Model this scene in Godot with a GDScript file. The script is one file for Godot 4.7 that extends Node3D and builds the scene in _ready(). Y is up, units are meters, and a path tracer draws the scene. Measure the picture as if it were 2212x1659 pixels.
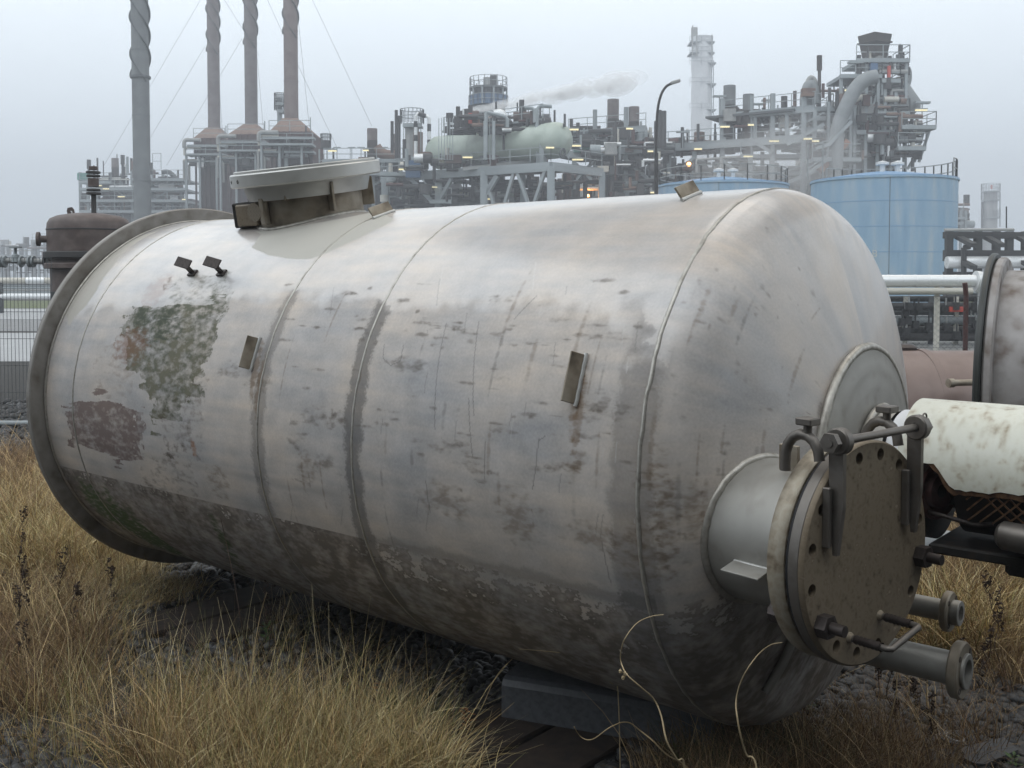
extends Node3D
# A scrapped steel pressure vessel lying in a laydown yard, with a refinery behind it under an overcast sky.
# Pixels (of the photograph scaled to 2212 x 1659) give directions; distances come from the ground, the vessel or usual sizes.
const W := 2212.0
const H := 1659.0
const F := 2250.0
const PITCH := 0.0416648
const SH := -140.7
const EYE := 1.665
const AX := 1.060            # height of the vessel axis
const RV := 0.9              # vessel radius
const S5 := 1.17             # where the dished head starts
const HH := 0.351            # depth of the head
const KR := 0.198            # knuckle radius
const VB := Vector3(0, 0, -4.3062)
const VD := Vector3(0.76576393, 0, 0.64312177)
const VA := Vector3(-0.64312177, 0, 0.76576393)

var rng := RandomNumberGenerator.new()
var M := {}
var T := {}
var taken := {}
var origin := {}
var unit_box := BoxMesh.new()
var unit_cyl := CylinderMesh.new()
var fine_cyl := CylinderMesh.new()

# ---------------------------------------------------------------- pixels to places
func ray(x, y):
	var u = (x - W / 2) / F
	var v = -(y - H / 2 - SH) / F
	return Vector3(u, -sin(PITCH) + v * cos(PITCH), -cos(PITCH) - v * sin(PITCH))
func at(x, y, z):
	var r = ray(x, y)
	return Vector3(0, EYE, 0) + r * (z / -r.z)
func gnd(x, y, h = 0.0):
	var r = ray(x, y)
	return Vector3(0, EYE, 0) + r * ((EYE - h) / -r.y)
func head_radius(z):
	var kr = KR
	var rc = ((RV - kr) * (RV - kr) + HH * HH - kr * kr) / (2 * (HH - kr))
	var a = asin((RV - kr) / (rc - kr))
	if z <= 0: return RV
	if z < kr * cos(a): return RV - kr + sqrt(max(kr * kr - z * z, 0))
	if z >= HH: return 0.0
	return sqrt(max(rc * rc - pow(z - HH + rc, 2), 0))
func hit(x, y):
	# the point of the vessel under a pixel: (position along the axis, angle from the top in radians)
	var d = ray(x, y).normalized()
	var t = 1.8
	while t < 9.0:
		var q = Vector3(0, EYE, 0) + d * t - Vector3(VB.x, AX, VB.z)
		var s = q.dot(VD)
		var rr = sqrt(q.y * q.y + pow(q.dot(VA), 2))
		if s > -2.3 and s < S5 + HH and rr <= head_radius(s - S5):
			return Vector2(s, atan2(q.dot(VA), q.y))
		t += 0.004
	return Vector2(99, 0)

# ---------------------------------------------------------------- nodes
func numbered(n):
	taken[n] = taken.get(n, -1) + 1
	return n if taken[n] == 0 else "%s_%03d" % [n, taken[n]]
func tag(o, label, category, group = ""):
	o.set_meta("label", label)
	o.set_meta("category", category)
	if group: o.set_meta("group", group)
func thing(called, label, category, pos = Vector3.ZERO, group = ""):
	var o = Node3D.new()
	o.name = numbered(called)
	add_child(o)
	o.position = pos
	origin[o] = pos
	tag(o, label, category, group)
	return o
func solo(called, mesh, m, label, category, group = "", xf = Transform3D.IDENTITY):
	var o = MeshInstance3D.new()
	o.name = numbered(called)
	o.mesh = mesh
	o.material_override = m
	o.transform = xf
	add_child(o)
	tag(o, label, category, group)
	return o
func ground_piece(called, mesh, m, xf = Transform3D.IDENTITY):
	var o = MeshInstance3D.new()
	o.name = numbered(called)
	o.mesh = mesh
	o.material_override = m
	o.transform = xf
	add_child(o)
	o.set_meta("kind", "structure")
	return o
func part(parent, called, mesh, m, xf = Transform3D.IDENTITY):
	var o = MeshInstance3D.new()
	o.name = called
	o.mesh = mesh
	o.material_override = m
	o.transform = xf
	parent.add_child(o, true)
	return o
func off(parent):
	return origin.get(parent, Vector3.ZERO)
func ybasis(d, hint = Vector3.UP):
	var y = d.normalized()
	var x = hint.cross(y)
	if x.length() < 0.01: x = Vector3(0, 0, -1).cross(y)
	x = x.normalized()
	return Basis(x, y, x.cross(y))
func bar(parent, called, a, b, w, h, m):
	# a straight member of w x h between two world points
	var o = off(parent)
	var bs = ybasis(b - a)
	return part(parent, called, unit_box, m, Transform3D(Basis(bs.x * w, bs.y * (b - a).length(), bs.z * h), (a + b) / 2 - o))
func pipe(parent, called, a, b, r, m, fine = false):
	var bs = ybasis(b - a)
	return part(parent, called, fine_cyl if fine else unit_cyl, m, Transform3D(Basis(bs.x * r, bs.y * (b - a).length(), bs.z * r), (a + b) / 2 - off(parent)))
func block(parent, called, c, size, m, turn = 0.0):
	return part(parent, called, unit_box, m, Transform3D(Basis(Vector3.UP, turn) * Basis.from_scale(size), c - off(parent)))
func aim(o, d):
	return Transform3D(ybasis(d), o)

# ---------------------------------------------------------------- meshes
func lathe(prof, seg = 32, a0 = 0.0, a1 = TAU):
	# prof: Vector2(radius, height), turned about y; soft where the bend is slight
	var v = PackedVector3Array()
	var n = PackedVector3Array()
	var uv = PackedVector2Array()
	var ix = PackedInt32Array()
	var nn = []
	for i in prof.size() - 1:
		var d = prof[i + 1] - prof[i]
		nn.append(Vector2(d.y, -d.x).normalized())
	for i in prof.size() - 1:
		var na = nn[i]
		var nb = nn[i]
		if i > 0 and nn[i - 1].dot(nn[i]) > 0.8: na = (nn[i - 1] + nn[i]).normalized()
		if i < nn.size() - 1 and nn[i + 1].dot(nn[i]) > 0.8: nb = (nn[i + 1] + nn[i]).normalized()
		var base = v.size()
		for j in seg + 1:
			var a = a0 + (a1 - a0) * j / seg
			var c = cos(a)
			var s = sin(a)
			v.append(Vector3(prof[i].x * c, prof[i].y, prof[i].x * s)); n.append(Vector3(na.x * c, na.y, na.x * s))
			v.append(Vector3(prof[i + 1].x * c, prof[i + 1].y, prof[i + 1].x * s)); n.append(Vector3(nb.x * c, nb.y, nb.x * s))
			uv.append(Vector2(float(j) / seg, prof[i].y)); uv.append(Vector2(float(j) / seg, prof[i + 1].y))
		for j in seg:
			var p = base + 2 * j
			ix.append_array([p + 2, p + 3, p + 1, p + 2, p + 1, p])
	return arrays(v, n, uv, ix)
func arrays(v, n, uv, ix, col = null):
	var a = []
	a.resize(Mesh.ARRAY_MAX)
	a[Mesh.ARRAY_VERTEX] = v
	a[Mesh.ARRAY_NORMAL] = n
	if uv != null: a[Mesh.ARRAY_TEX_UV] = uv
	if col != null: a[Mesh.ARRAY_COLOR] = col
	a[Mesh.ARRAY_INDEX] = ix
	var m = ArrayMesh.new()
	m.add_surface_from_arrays(Mesh.PRIMITIVE_TRIANGLES, a)
	return m
func disc_prof(r, t, bev = 0.004):
	return [Vector2(0, 0), Vector2(r - bev, 0), Vector2(r, bev), Vector2(r, t - bev), Vector2(r - bev, t), Vector2(0, t)]
func ring_prof(r0, r1, t, bev = 0.004):
	return [Vector2(r0, t), Vector2(r0, 0), Vector2(r1 - bev, 0), Vector2(r1, bev), Vector2(r1, t - bev), Vector2(r1 - bev, t), Vector2(r0, t)]
func spline(pts, n = 6):
	var out = []
	for i in pts.size() - 1:
		var p0 = pts[max(i - 1, 0)]
		var p3 = pts[min(i + 2, pts.size() - 1)]
		for k in n:
			out.append(pts[i].cubic_interpolate(pts[i + 1], p0, p3, float(k) / n))
	out.append(pts[-1])
	return out
func sweep(pts, r, seg = 10, r_end = -1.0):
	# a round rod along a path; r_end tapers it
	var v = PackedVector3Array()
	var n = PackedVector3Array()
	var ix = PackedInt32Array()
	var up = Vector3(0.13, 0.97, 0.2)
	for i in pts.size():
		var d = (pts[min(i + 1, pts.size() - 1)] - pts[max(i - 1, 0)]).normalized()
		var x = up.cross(d)
		if x.length() < 0.05: x = Vector3(1, 0.1, 0).cross(d)
		x = x.normalized()
		up = d.cross(x)
		var rr = r if r_end < 0 else lerp(float(r), float(r_end), float(i) / (pts.size() - 1))
		for j in seg:
			var a = TAU * j / seg
			var q = x * cos(a) + up * sin(a)
			v.append(pts[i] + q * rr); n.append(q)
	for i in pts.size() - 1:
		for j in seg:
			var a = i * seg + j
			var b = i * seg + (j + 1) % seg
			ix.append_array([a, b + seg, b, a, a + seg, b + seg])
	for e in [0, pts.size() - 1]:
		var d = (pts[1] - pts[0]) * -1 if e == 0 else pts[-1] - pts[-2]
		var c = v.size()
		v.append(pts[e]); n.append(d.normalized())
		for j in seg: v.append(v[e * seg + j]); n.append(d.normalized())
		for j in seg:
			if e == 0: ix.append_array([c, c + 1 + j, c + 1 + (j + 1) % seg])
			else: ix.append_array([c, c + 1 + (j + 1) % seg, c + 1 + j])
	return arrays(v, n, null, ix)
func tri_out(st, a, b, c, dir):
	var nn = (b - a).cross(c - a)
	if nn.dot(dir) < 0:
		var t = b
		b = c
		c = t
		nn = -nn
	nn = nn.normalized()
	for p in [a, c, b]:
		st.set_normal(nn)
		st.add_vertex(p)
func quad_out(st, a, b, c, d, dir):
	tri_out(st, a, b, c, dir)
	tri_out(st, a, c, d, dir)
func begin():
	var st = SurfaceTool.new()
	st.begin(Mesh.PRIMITIVE_TRIANGLES)
	return st
func bevel_box(size, bev):
	var st = begin()
	var h = size / 2
	var q = func(sx, sy, sz, ax):
		var p = Vector3(sx * h.x, sy * h.y, sz * h.z)
		for k in 3:
			if k != ax: p[k] -= sign(p[k]) * bev
		return p
	for ax in 3:
		for s in [-1, 1]:
			var c = []
			for uv in [[-1, -1], [1, -1], [1, 1], [-1, 1]]:
				var g = [0, 0, 0]
				g[ax] = s
				g[(ax + 1) % 3] = uv[0]
				g[(ax + 2) % 3] = uv[1]
				c.append(q.call(g[0], g[1], g[2], ax))
			quad_out(st, c[0], c[1], c[2], c[3], (c[0] + c[2]))
		for s in [-1, 1]:
			for t in [-1, 1]:
				var g0 = [0, 0, 0]
				g0[ax] = -1
				g0[(ax + 1) % 3] = s
				g0[(ax + 2) % 3] = t
				var g1 = g0.duplicate()
				g1[ax] = 1
				var a = (ax + 1) % 3
				var b = (ax + 2) % 3
				var p = [q.call(g0[0], g0[1], g0[2], a), q.call(g1[0], g1[1], g1[2], a), q.call(g1[0], g1[1], g1[2], b), q.call(g0[0], g0[1], g0[2], b)]
				quad_out(st, p[0], p[1], p[2], p[3], p[0] + p[2])
	for sx in [-1, 1]:
		for sy in [-1, 1]:
			for sz in [-1, 1]:
				tri_out(st, q.call(sx, sy, sz, 0), q.call(sx, sy, sz, 1), q.call(sx, sy, sz, 2), Vector3(sx, sy, sz))
	return st.commit()
func plate(poly, t):
	# a flat outline (x, y) given the thickness t along z
	var st = begin()
	var pts = PackedVector2Array(poly)
	var ix = Geometry2D.triangulate_polygon(pts)
	for k in range(0, ix.size(), 3):
		for s in [-1, 1]:
			tri_out(st, Vector3(pts[ix[k]].x, pts[ix[k]].y, s * t / 2), Vector3(pts[ix[k + 1]].x, pts[ix[k + 1]].y, s * t / 2), Vector3(pts[ix[k + 2]].x, pts[ix[k + 2]].y, s * t / 2), Vector3(0, 0, s))
	var cw = Geometry2D.is_polygon_clockwise(pts)
	for i in pts.size():
		var a = pts[i]
		var b = pts[(i + 1) % pts.size()]
		var d = (b - a)
		var out = Vector3(d.y, -d.x, 0) * (-1.0 if cw else 1.0)
		quad_out(st, Vector3(a.x, a.y, -t / 2), Vector3(b.x, b.y, -t / 2), Vector3(b.x, b.y, t / 2), Vector3(a.x, a.y, t / 2), out)
	return st.commit()
func st_bar(st, a, b, w):
	# a thin square bar added to a SurfaceTool
	var bs = ybasis(b - a)
	var x = bs.x * w / 2
	var z = bs.z * w / 2
	for s in [[x, z], [z, -x], [-x, -z], [-z, x]]:
		var e = s[0]
		var g = s[1]
		quad_out(st, a + e + g, a + e - g, b + e - g, b + e + g, e)
func sheet(poly, y):
	# a flat piece of ground between points of a convex outline
	var st = begin()
	for i in range(1, poly.size() - 1):
		tri_out(st, Vector3(poly[0].x, y, poly[0].z), Vector3(poly[i].x, y, poly[i].z), Vector3(poly[i + 1].x, y, poly[i + 1].z), Vector3.UP)
	return st.commit()
func hexagon(r):
	var p = []
	for k in 6: p.append(Vector2(cos(TAU * k / 6), sin(TAU * k / 6)) * r)
	return p

# ---------------------------------------------------------------- materials
func srgb(c):
	return c.linear_to_srgb()
func noise(freq, seed, octaves = 4, type = FastNoiseLite.TYPE_SIMPLEX_SMOOTH):
	var n = FastNoiseLite.new()
	n.noise_type = type
	n.frequency = freq
	n.seed = seed
	n.fractal_octaves = octaves
	if octaves > 5: n.fractal_gain = 0.62
	return n
func tint_texture(key, stops, freq, seed, size = 256, octaves = 5):
	# a seamless noise image put through a ramp of linear colours
	var img = noise(freq, seed, octaves).get_seamless_image(size, size)
	img.convert(Image.FORMAT_L8)
	var src = img.get_data()
	var lut = []
	for k in 256:
		var t = k / 255.0 * (stops.size() - 1)
		var i = min(int(t), stops.size() - 2)
		lut.append(srgb(stops[i].lerp(stops[i + 1], t - i)))
	var out = PackedByteArray()
	out.resize(size * size * 3)
	for k in src.size():
		var c = lut[src[k]]
		out[3 * k] = int(c.r * 255)
		out[3 * k + 1] = int(c.g * 255)
		out[3 * k + 2] = int(c.b * 255)
	T[key] = ImageTexture.create_from_image(Image.create_from_data(size, size, false, Image.FORMAT_RGB8, out))
	return T[key]
func mat(key, c, rough = 0.7, metal = 0.0):
	var m = StandardMaterial3D.new()
	m.albedo_color = srgb(c)
	m.roughness = rough
	m.metallic = metal
	M[key] = m
	return m
func tmat(key, stops, scale, rough = 0.7, metal = 0.0, freq = 0.012, world = false):
	# a material whose colour wanders between linear colours, laid on from three sides; scale = repeats per metre
	var m = mat(key, Color(1, 1, 1), rough, metal)
	m.albedo_texture = tint_texture(key, stops, freq, key.hash() % 9999)
	m.uv1_triplanar = true
	m.uv1_world_triplanar = world
	m.uv1_scale = Vector3.ONE * scale
	return m
func relief(m, freq, seed, cm, size = 256):
	var img = noise(freq, seed, 5).get_seamless_image(size, size)
	m.heightmap_enabled = true
	m.heightmap_texture = ImageTexture.create_from_image(img)
	m.heightmap_scale = cm
func L(r, g, b):
	return Color(r, g, b)
func make_materials():
	tmat("steel", [L(.20, .185, .16), L(.33, .32, .295), L(.37, .36, .335), L(.28, .26, .23)], 1.7, 0.5, 0.5)
	tmat("steel_tan", [L(.10, .08, .06), L(.24, .20, .15), L(.34, .30, .24), L(.30, .27, .22)], 2.3, 0.55, 0.5)
	tmat("bright_steel", [L(.40, .40, .38), L(.52, .52, .50), L(.47, .47, .45)], 2.0, 0.36, 0.35)
	tmat("weld", [L(.22, .20, .17), L(.42, .40, .36), L(.52, .50, .46)], 9.0, 0.45, 0.6)
	tmat("cover", [L(.06, .042, .026), L(.16, .125, .084), L(.20, .16, .11), L(.21, .17, .12), L(.17, .13, .085), L(.34, .29, .23)], 3.0, 0.55, 0.25, 0.035)
	tmat("flange_steel", [L(.12, .095, .075), L(.22, .205, .185), L(.28, .265, .245), L(.19, .17, .15)], 1.6, 0.55, 0.3)
	tmat("flange_paint", [L(.08, .05, .028), L(.26, .215, .155), L(.37, .335, .27), L(.30, .255, .19)], 6.0, 0.5, 0.3)
	mat("gasket", L(.012, .012, .014), 0.7)
	tmat("bolt", [L(.03, .024, .022), L(.075, .06, .055)], 20.0, 0.5, 0.5)
	tmat("rod", [L(.13, .115, .10), L(.17, .155, .14), L(.155, .135, .115)], 4.0, 0.45, 0.6)
	tmat("cream", [L(.10, .07, .04), L(.42, .37, .28), L(.58, .56, .47), L(.64, .64, .55), L(.68, .68, .60), L(.67, .67, .58), L(.60, .58, .48), L(.40, .32, .20)], 2.2, 0.45, 0.0, 0.03)
	mat("white_paint", L(.75, .76, .78), 0.45)
	tmat("tar", [L(.006, .006, .006), L(.018, .015, .013), L(.035, .022, .014)], 5.0, 0.75)
	tmat("rust_edge", [L(.03, .015, .008), L(.09, .042, .018), L(.15, .085, .04)], 11.0, 0.85)
	tmat("red_wheel", [L(.05, .022, .02), L(.10, .04, .035)], 9.0, 0.7)
	tmat("pink_brown", [L(.12, .078, .064), L(.165, .115, .098), L(.19, .138, .12), L(.14, .095, .08)], 1.2, 0.5)
	tmat("brown_vessel", [L(.055, .038, .033), L(.085, .062, .055), L(.13, .10, .09)], 1.4, 0.6)
	tmat("grey_vessel", [L(.08, .045, .028), L(.25, .235, .225), L(.33, .315, .31), L(.30, .28, .27)], 1.5, 0.6, 0.3)
	mat("dark_rim", L(.018, .022, .020), 0.45)
	tmat("wood", [L(.012, .008, .006), L(.024, .015, .010), L(.035, .022, .015)], 4.0, 0.95)
	tmat("plastic", [L(.10, .108, .122), L(.135, .144, .16), L(.16, .17, .186)], 9.0, 0.45)
	# the refinery
	tmat("galv", [L(.20, .225, .235), L(.28, .31, .32), L(.33, .36, .37)], 0.25, 0.6)
	tmat("galv_dark", [L(.06, .065, .067), L(.10, .11, .115)], 0.3, 0.65)
	tmat("clutter_a", [L(.022, .021, .021), L(.05, .047, .047)], 0.4, 0.7)
	tmat("clutter_b", [L(.20, .205, .20), L(.34, .34, .33)], 0.4, 0.55)
	tmat("clutter_c", [L(.05, .028, .022), L(.095, .06, .05)], 0.4, 0.75)
	tmat("furnace", [L(.04, .016, .013), L(.075, .030, .025), L(.095, .045, .038)], 0.25, 0.8)
	tmat("cone_rust", [L(.09, .045, .034), L(.19, .125, .095), L(.14, .08, .06)], 0.3, 0.75)
	tmat("stack", [L(.085, .06, .055), L(.14, .112, .108), L(.18, .155, .15), L(.12, .092, .086)], 0.16, 0.7)
	M.stack_set = []
	for k in 3:
		var sm = M.stack.duplicate()
		sm.uv1_offset = Vector3(0.37 * k, 0.61 * k, 0.2 * k)
		sm.albedo_color = srgb([L(.95, .95, .97), L(.86, .87, .9), L(1.0, .90, .86)][k])
		M.stack_set.append(sm)
	tmat("stack_grey", [L(.105, .11, .115), L(.145, .155, .16), L(.19, .20, .205)], 0.16, 0.65)
	tmat("soot", [L(.03, .025, .022), L(.06, .05, .045)], 0.4, 0.85)
	tmat("drum", [L(.27, .32, .27), L(.37, .42, .36), L(.42, .47, .41)], 0.2, 0.45)
	tmat("blue_tank", [L(.15, .255, .38), L(.19, .315, .44), L(.22, .34, .455), L(.29, .375, .45), L(.40, .43, .44)], 0.11, 0.5, 0.0, 0.02)
	M.blue_tank.uv1_scale = Vector3(0.22, 0.035, 0.22)
	tmat("blue_roof", [L(.12, .24, .40), L(.17, .30, .46)], 0.2, 0.5)
	mat("blue_panel", L(.06, .12, .22), 0.6)
	mat("teal", L(.10, .28, .24), 0.6)
	tmat("lagging", [L(.55, .56, .56), L(.68, .69, .69), L(.72, .73, .73)], 0.8, 0.35, 0.3)
	tmat("cream_pipe", [L(.40, .38, .33), L(.55, .53, .47)], 0.4, 0.5)
	tmat("sheeting", [L(.42, .43, .44), L(.62, .63, .64), L(.75, .76, .77)], 0.35, 0.6, 0.0, 0.04)
	tmat("duct", [L(.17, .185, .19), L(.24, .255, .26)], 0.3, 0.6)
	var steam = mat("steam", L(.98, .98, .98), 1.0)
	steam.transparency = BaseMaterial3D.TRANSPARENCY_ALPHA
	steam.albedo_color.a = 0.09
	steam.backlight_enabled = true
	steam.backlight = Color(1, 1, 1)
	mat("black", L(.014, .014, .015), 0.7)
	tmat("shed_wall", [L(.030, .036, .030), L(.045, .052, .044)], 0.3, 0.8)  # cladding of the added, unseen shed that blocks low sky
	mat("red", L(.45, .05, .03), 0.6)
	mat("orange", L(.30, .10, .03), 0.6)
	tmat("concrete_dark", [L(.022, .022, .022), L(.05, .05, .048)], 0.5, 0.85)
	var lamp = mat("strip", L(.6, .58, .45), 0.6)
	lamp.emission_enabled = true
	lamp.emission = Color(1.0, 0.92, 0.66)
	lamp.emission_energy_multiplier = 0.6
	var fl = mat("flood", L(.8, .6, .4), 0.6)
	fl.emission_enabled = true
	fl.emission = Color(1.0, 0.72, 0.42)
	fl.emission_energy_multiplier = 1.0
	# ground
	var g = tmat("ground", [L(.009, .008, .006), L(.017, .015, .013), L(.03, .028, .025), L(.016, .014, .011)], 0.9, 0.95, 0.0, 0.05, true)
	tmat("road", [L(.26, .265, .27), L(.31, .315, .32)], 0.2, 0.55, 0.0, 0.02, true)
	tmat("road_dark", [L(.12, .12, .12), L(.17, .17, .17)], 0.3, 0.6, 0.0, 0.02, true)
	tmat("verge", [L(.06, .085, .025), L(.11, .12, .045)], 0.3, 0.9, 0.0, 0.04, true)
	tmat("stone", [L(.008, .008, .0085), L(.018, .018, .0185), L(.042, .041, .040), L(.016, .014, .012)], 5.0, 0.55, 0.0, 0.02, true)
	M.stone_set = []
	for t in [0.7, 0.9, 1.1, 0.8]:
		var sm = M.stone.duplicate()
		sm.albedo_color = srgb(Color(min(t, 1.0), min(t * 0.98, 1.0), min(t * (0.92 if t < 0.75 else 1.0), 1.0)))
		M.stone_set.append(sm)
	M.stone.vertex_color_use_as_albedo = true
	var gr = mat("straw", Color(1, 1, 1), 0.75)
	gr.vertex_color_use_as_albedo = true
	gr.backlight_enabled = true
	gr.backlight = Color(.35, .35, .35)
	mat("stem", L(.34, .25, .13), 0.7)
	mat("stem_pale", L(.40, .31, .18), 0.7)
	mat("dead_brown", L(.055, .032, .020), 0.8)
	mat("leaf", L(.05, .10, .02), 0.6)
	mat("leaf_orange", L(.22, .085, .025), 0.7)
	mat("silver", L(.5, .5, .5), 0.3, 0.9)
	mat("slate", L(.045, .048, .053), 0.5)

# ---------------------------------------------------------------- the vessel's skin: wet film, dry plate, moss, rust and scratches
const TW := 1280
const TH := 1536
var tr := PackedFloat32Array()
var tg := PackedFloat32Array()
var tb := PackedFloat32Array()
var trough := PackedByteArray()
var tmetal := PackedByteArray()
var twet := PackedByteArray()
var nlow := PackedByteArray()
var nmid := PackedByteArray()
var nhi := PackedByteArray()
var nstr := PackedByteArray()
var nst := PackedByteArray()
func grey(n, w, h):
	var i = n.get_image(w, h)
	i.convert(Image.FORMAT_L8)
	return i
func head_arc(s):
	if s <= S5: return s
	var acc = S5
	var z = 0.0
	while z < s - S5:
		var dz = min(0.004, s - S5 - z)
		var dr = head_radius(z + dz) - head_radius(z)
		acc += sqrt(dz * dz + dr * dr)
		z += dz
	return acc
func tex_at(x, y):
	var h = hit(x, y)
	return Vector2((head_arc(h.x) + 2.2) / 4.6 * TW, fposmod(h.y / TAU, 1.0) * TH)
func put(k, a, c, rough, metal):
	tr[k] = lerp(tr[k], c.r, a)
	tg[k] = lerp(tg[k], c.g, a)
	tb[k] = lerp(tb[k], c.b, a)
	trough[k] = int(lerp(float(trough[k]), rough * 255.0, a))
	tmetal[k] = int(lerp(float(tmetal[k]), metal * 255.0, a))
	twet[k] = int(twet[k] * (1.0 - a))
func stain_poly(pix, c, cover, ragged, th, rough, metal, c2 = null):
	# a patch with a ragged outline, broken up by fine noise; pix in the photograph
	var poly = PackedVector2Array()
	for p in pix:
		var q0 = tex_at(p[0], p[1])
		if q0.x < TW: poly.append(q0)
	var lo = poly[0]
	var hi = poly[0]
	for p in poly:
		lo = lo.min(p)
		hi = hi.max(p)
	for y in range(max(0, int(lo.y - ragged)), min(TH, int(hi.y + ragged))):
		for x in range(max(0, int(lo.x - ragged)), min(TW, int(hi.x + ragged))):
			var k = y * TW + x
			var q = Vector2(x + (nmid[k] - 128) / 64.0 * ragged, y + (nstr[k] - 128) / 64.0 * ragged)
			if not Geometry2D.is_point_in_polygon(q, poly): continue
			var a = clamp((nst[k] * 0.45 + nhi[k] * 0.15 + nmid[k] * 0.4 - th) / 85.0, 0.0, 1.0) * cover
			if a > 0.0: put(k, a, c if c2 == null else c.lerp(c2, clamp((nmid[k] - 90) / 80.0, 0.0, 1.0)), rough, metal)
func stain(x, y, rs, rt, c, cover, th, rough, metal):
	# an elongated patch: rs along the axis, rt round it, in metres
	var p = tex_at(x, y)
	if p.x > TW: return
	var rx = rs / 4.6 * TW
	var ry = rt / (TAU * RV) * TH
	for yy in range(max(0, int(p.y - ry)), min(TH, int(p.y + ry) + 1)):
		for xx in range(max(0, int(p.x - rx)), min(TW, int(p.x + rx) + 1)):
			var k = yy * TW + xx
			var d = pow((xx - p.x) / rx, 2) + pow((yy - p.y) / ry, 2)
			if d >= 1.0: continue
			var a = clamp(((1.0 - d) * 110.0 + nst[k] * 0.8 + nhi[k] * 0.2 - th) / 95.0, 0.0, 1.0) * cover
			if a > 0.0: put(k, a, c, rough, metal)
func scratch(pix, c, a, wide = 1):
	for i in pix.size() - 1:
		var p = tex_at(pix[i][0], pix[i][1])
		var q = tex_at(pix[i + 1][0], pix[i + 1][1])
		var n = int(p.distance_to(q)) + 1
		for j in n:
			var z = p.lerp(q, float(j) / n)
			for w in wide:
				var k = clampi(int(z.y), 0, TH - 1) * TW + clampi(int(z.x) + w, 0, TW - 1)
				put(k, a * (0.6 + nhi[k] / 400.0), c, 0.5, 0.5)
func paint_shell():
	nlow = grey(noise(0.006, 11, 4), TW, TH).get_data()
	nmid = grey(noise(0.024, 12, 6), TW, TH).get_data()
	nhi = grey(noise(0.30, 13, 5), TW, TH).get_data()
	var si = grey(noise(0.05, 14, 4), TW / 8, TH)
	si.resize(TW, TH, Image.INTERPOLATE_CUBIC)
	nstr = si.get_data()
	var sj = grey(noise(0.10, 15, 6), TW / 2, TH)
	sj.resize(TW, TH, Image.INTERPOLATE_CUBIC)
	nst = sj.get_data()
	tr.resize(TW * TH); tg.resize(TW * TH); tb.resize(TW * TH)
	trough.resize(TW * TH); tmetal.resize(TW * TH); twet.resize(TW * TH)
	# where the rain still stands: its lower edge, read off the photograph, for each column
	var edge = PackedFloat32Array()
	edge.resize(TW)
	var marks = []
	for p in [[175, 661], [350, 661], [494, 642], [612, 636], [639, 627], [694, 645], [747, 634], [822, 636], [848, 645], [886, 649], [980, 657], [1040, 652], [1097, 646], [1167, 648], [1223, 660], [1307, 664], [1345, 720], [1400, 770], [1440, 800]]:
		marks.append(tex_at(p[0], p[1]))
	for x in TW:
		var e = marks[0].y
		if x >= marks[-1].x: e = marks[-1].y + (x - marks[-1].x) * 0.12
		for i in marks.size() - 1:
			if x >= marks[i].x and x < marks[i + 1].x: e = lerp(marks[i].y, marks[i + 1].y, (x - marks[i].x) / (marks[i + 1].x - marks[i].x))
		edge[x] = e
	var px_m = TW / 4.6
	var w3 = (-0.513 + 2.2) * px_m
	var w4 = (0.0276 + 2.2) * px_m
	var w5 = (1.225 + 2.2) * px_m
	var seam = 110.5 / 360.0 * TH
	for y in TH:
		var top = y if y < TH / 2 else TH - y
		var lower = clamp((y - 300.0) / 60.0, 0.0, 1.0) if y < TH / 2 else 0.0
		for x in TW:
			var k = y * TW + x
			var lo = nlow[k] / 255.0 - 0.5
			var mi = nmid[k] / 255.0 - 0.5
			var hi = nhi[k] / 255.0 - 0.5
			var sr = nstr[k] / 255.0 - 0.5
			var soft = 14.0 if x < 900 else 50.0
			var wet = clamp((edge[x] - top + 10.0 + mi * (26.0 if x < 900 else 80.0)) / soft, 0.0, 1.0)
			if x > w5 + 6.0: wet *= 0.7 + 0.4 * mi
			if x > w5 + 60.0:
				sr *= 0.4
				mi *= 0.6
			var v = 1.0 + (lo * 0.30 + mi * 0.30 + hi * 0.22 + sr * 0.24) * (1.0 - 0.3 * wet)
			var warm = 0.5 + lo * 1.4 + sr * 0.8
			var r = (0.455 + warm * 0.04) * v
			var g = 0.44 * v
			var b = (0.434 - warm * 0.045) * v
			# the tint that welding left beside the ring seams, and the long seam
			var t = 1.0
			if lower > 0.0 or wet < 0.5:
				var jag = mi * 14.0 + hi * 8.0
				t -= 0.42 * clamp((13.0 + jag - abs(x - w3)) / 5.0, 0.0, 1.0)
				t -= 0.55 * clamp((15.0 + jag - abs(x - w4)) / 5.0, 0.0, 1.0)
				t -= 0.36 * clamp((22.0 + jag - abs(x - w5 + 13.0)) / 6.0, 0.0, 1.0)
				if x > w4 and x < w5: t -= 0.30 * clamp((7.0 + jag - abs(y - seam)) / 4.0, 0.0, 1.0)
				if x < w4: t -= 0.16 * clamp((5.0 + jag - abs(y - seam + 40.0)) / 4.0, 0.0, 1.0)
				t = max(t, 0.42)
			t = lerp(t, 1.0, wet)
			twet[k] = int(clamp(wet, 0.0, 1.0) * 255)
			tr[k] = r * t
			tg[k] = g * t
			tb[k] = b * t
			trough[k] = int(clamp(lerp(0.62, 0.48, wet) + mi * 0.10 * (1.0 - 0.7 * wet) + hi * 0.04, 0.15, 0.9) * 255)
			tmetal[k] = int(clamp(0.2 - abs(mi) * 0.1, 0.0, 1.0) * 255)
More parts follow.
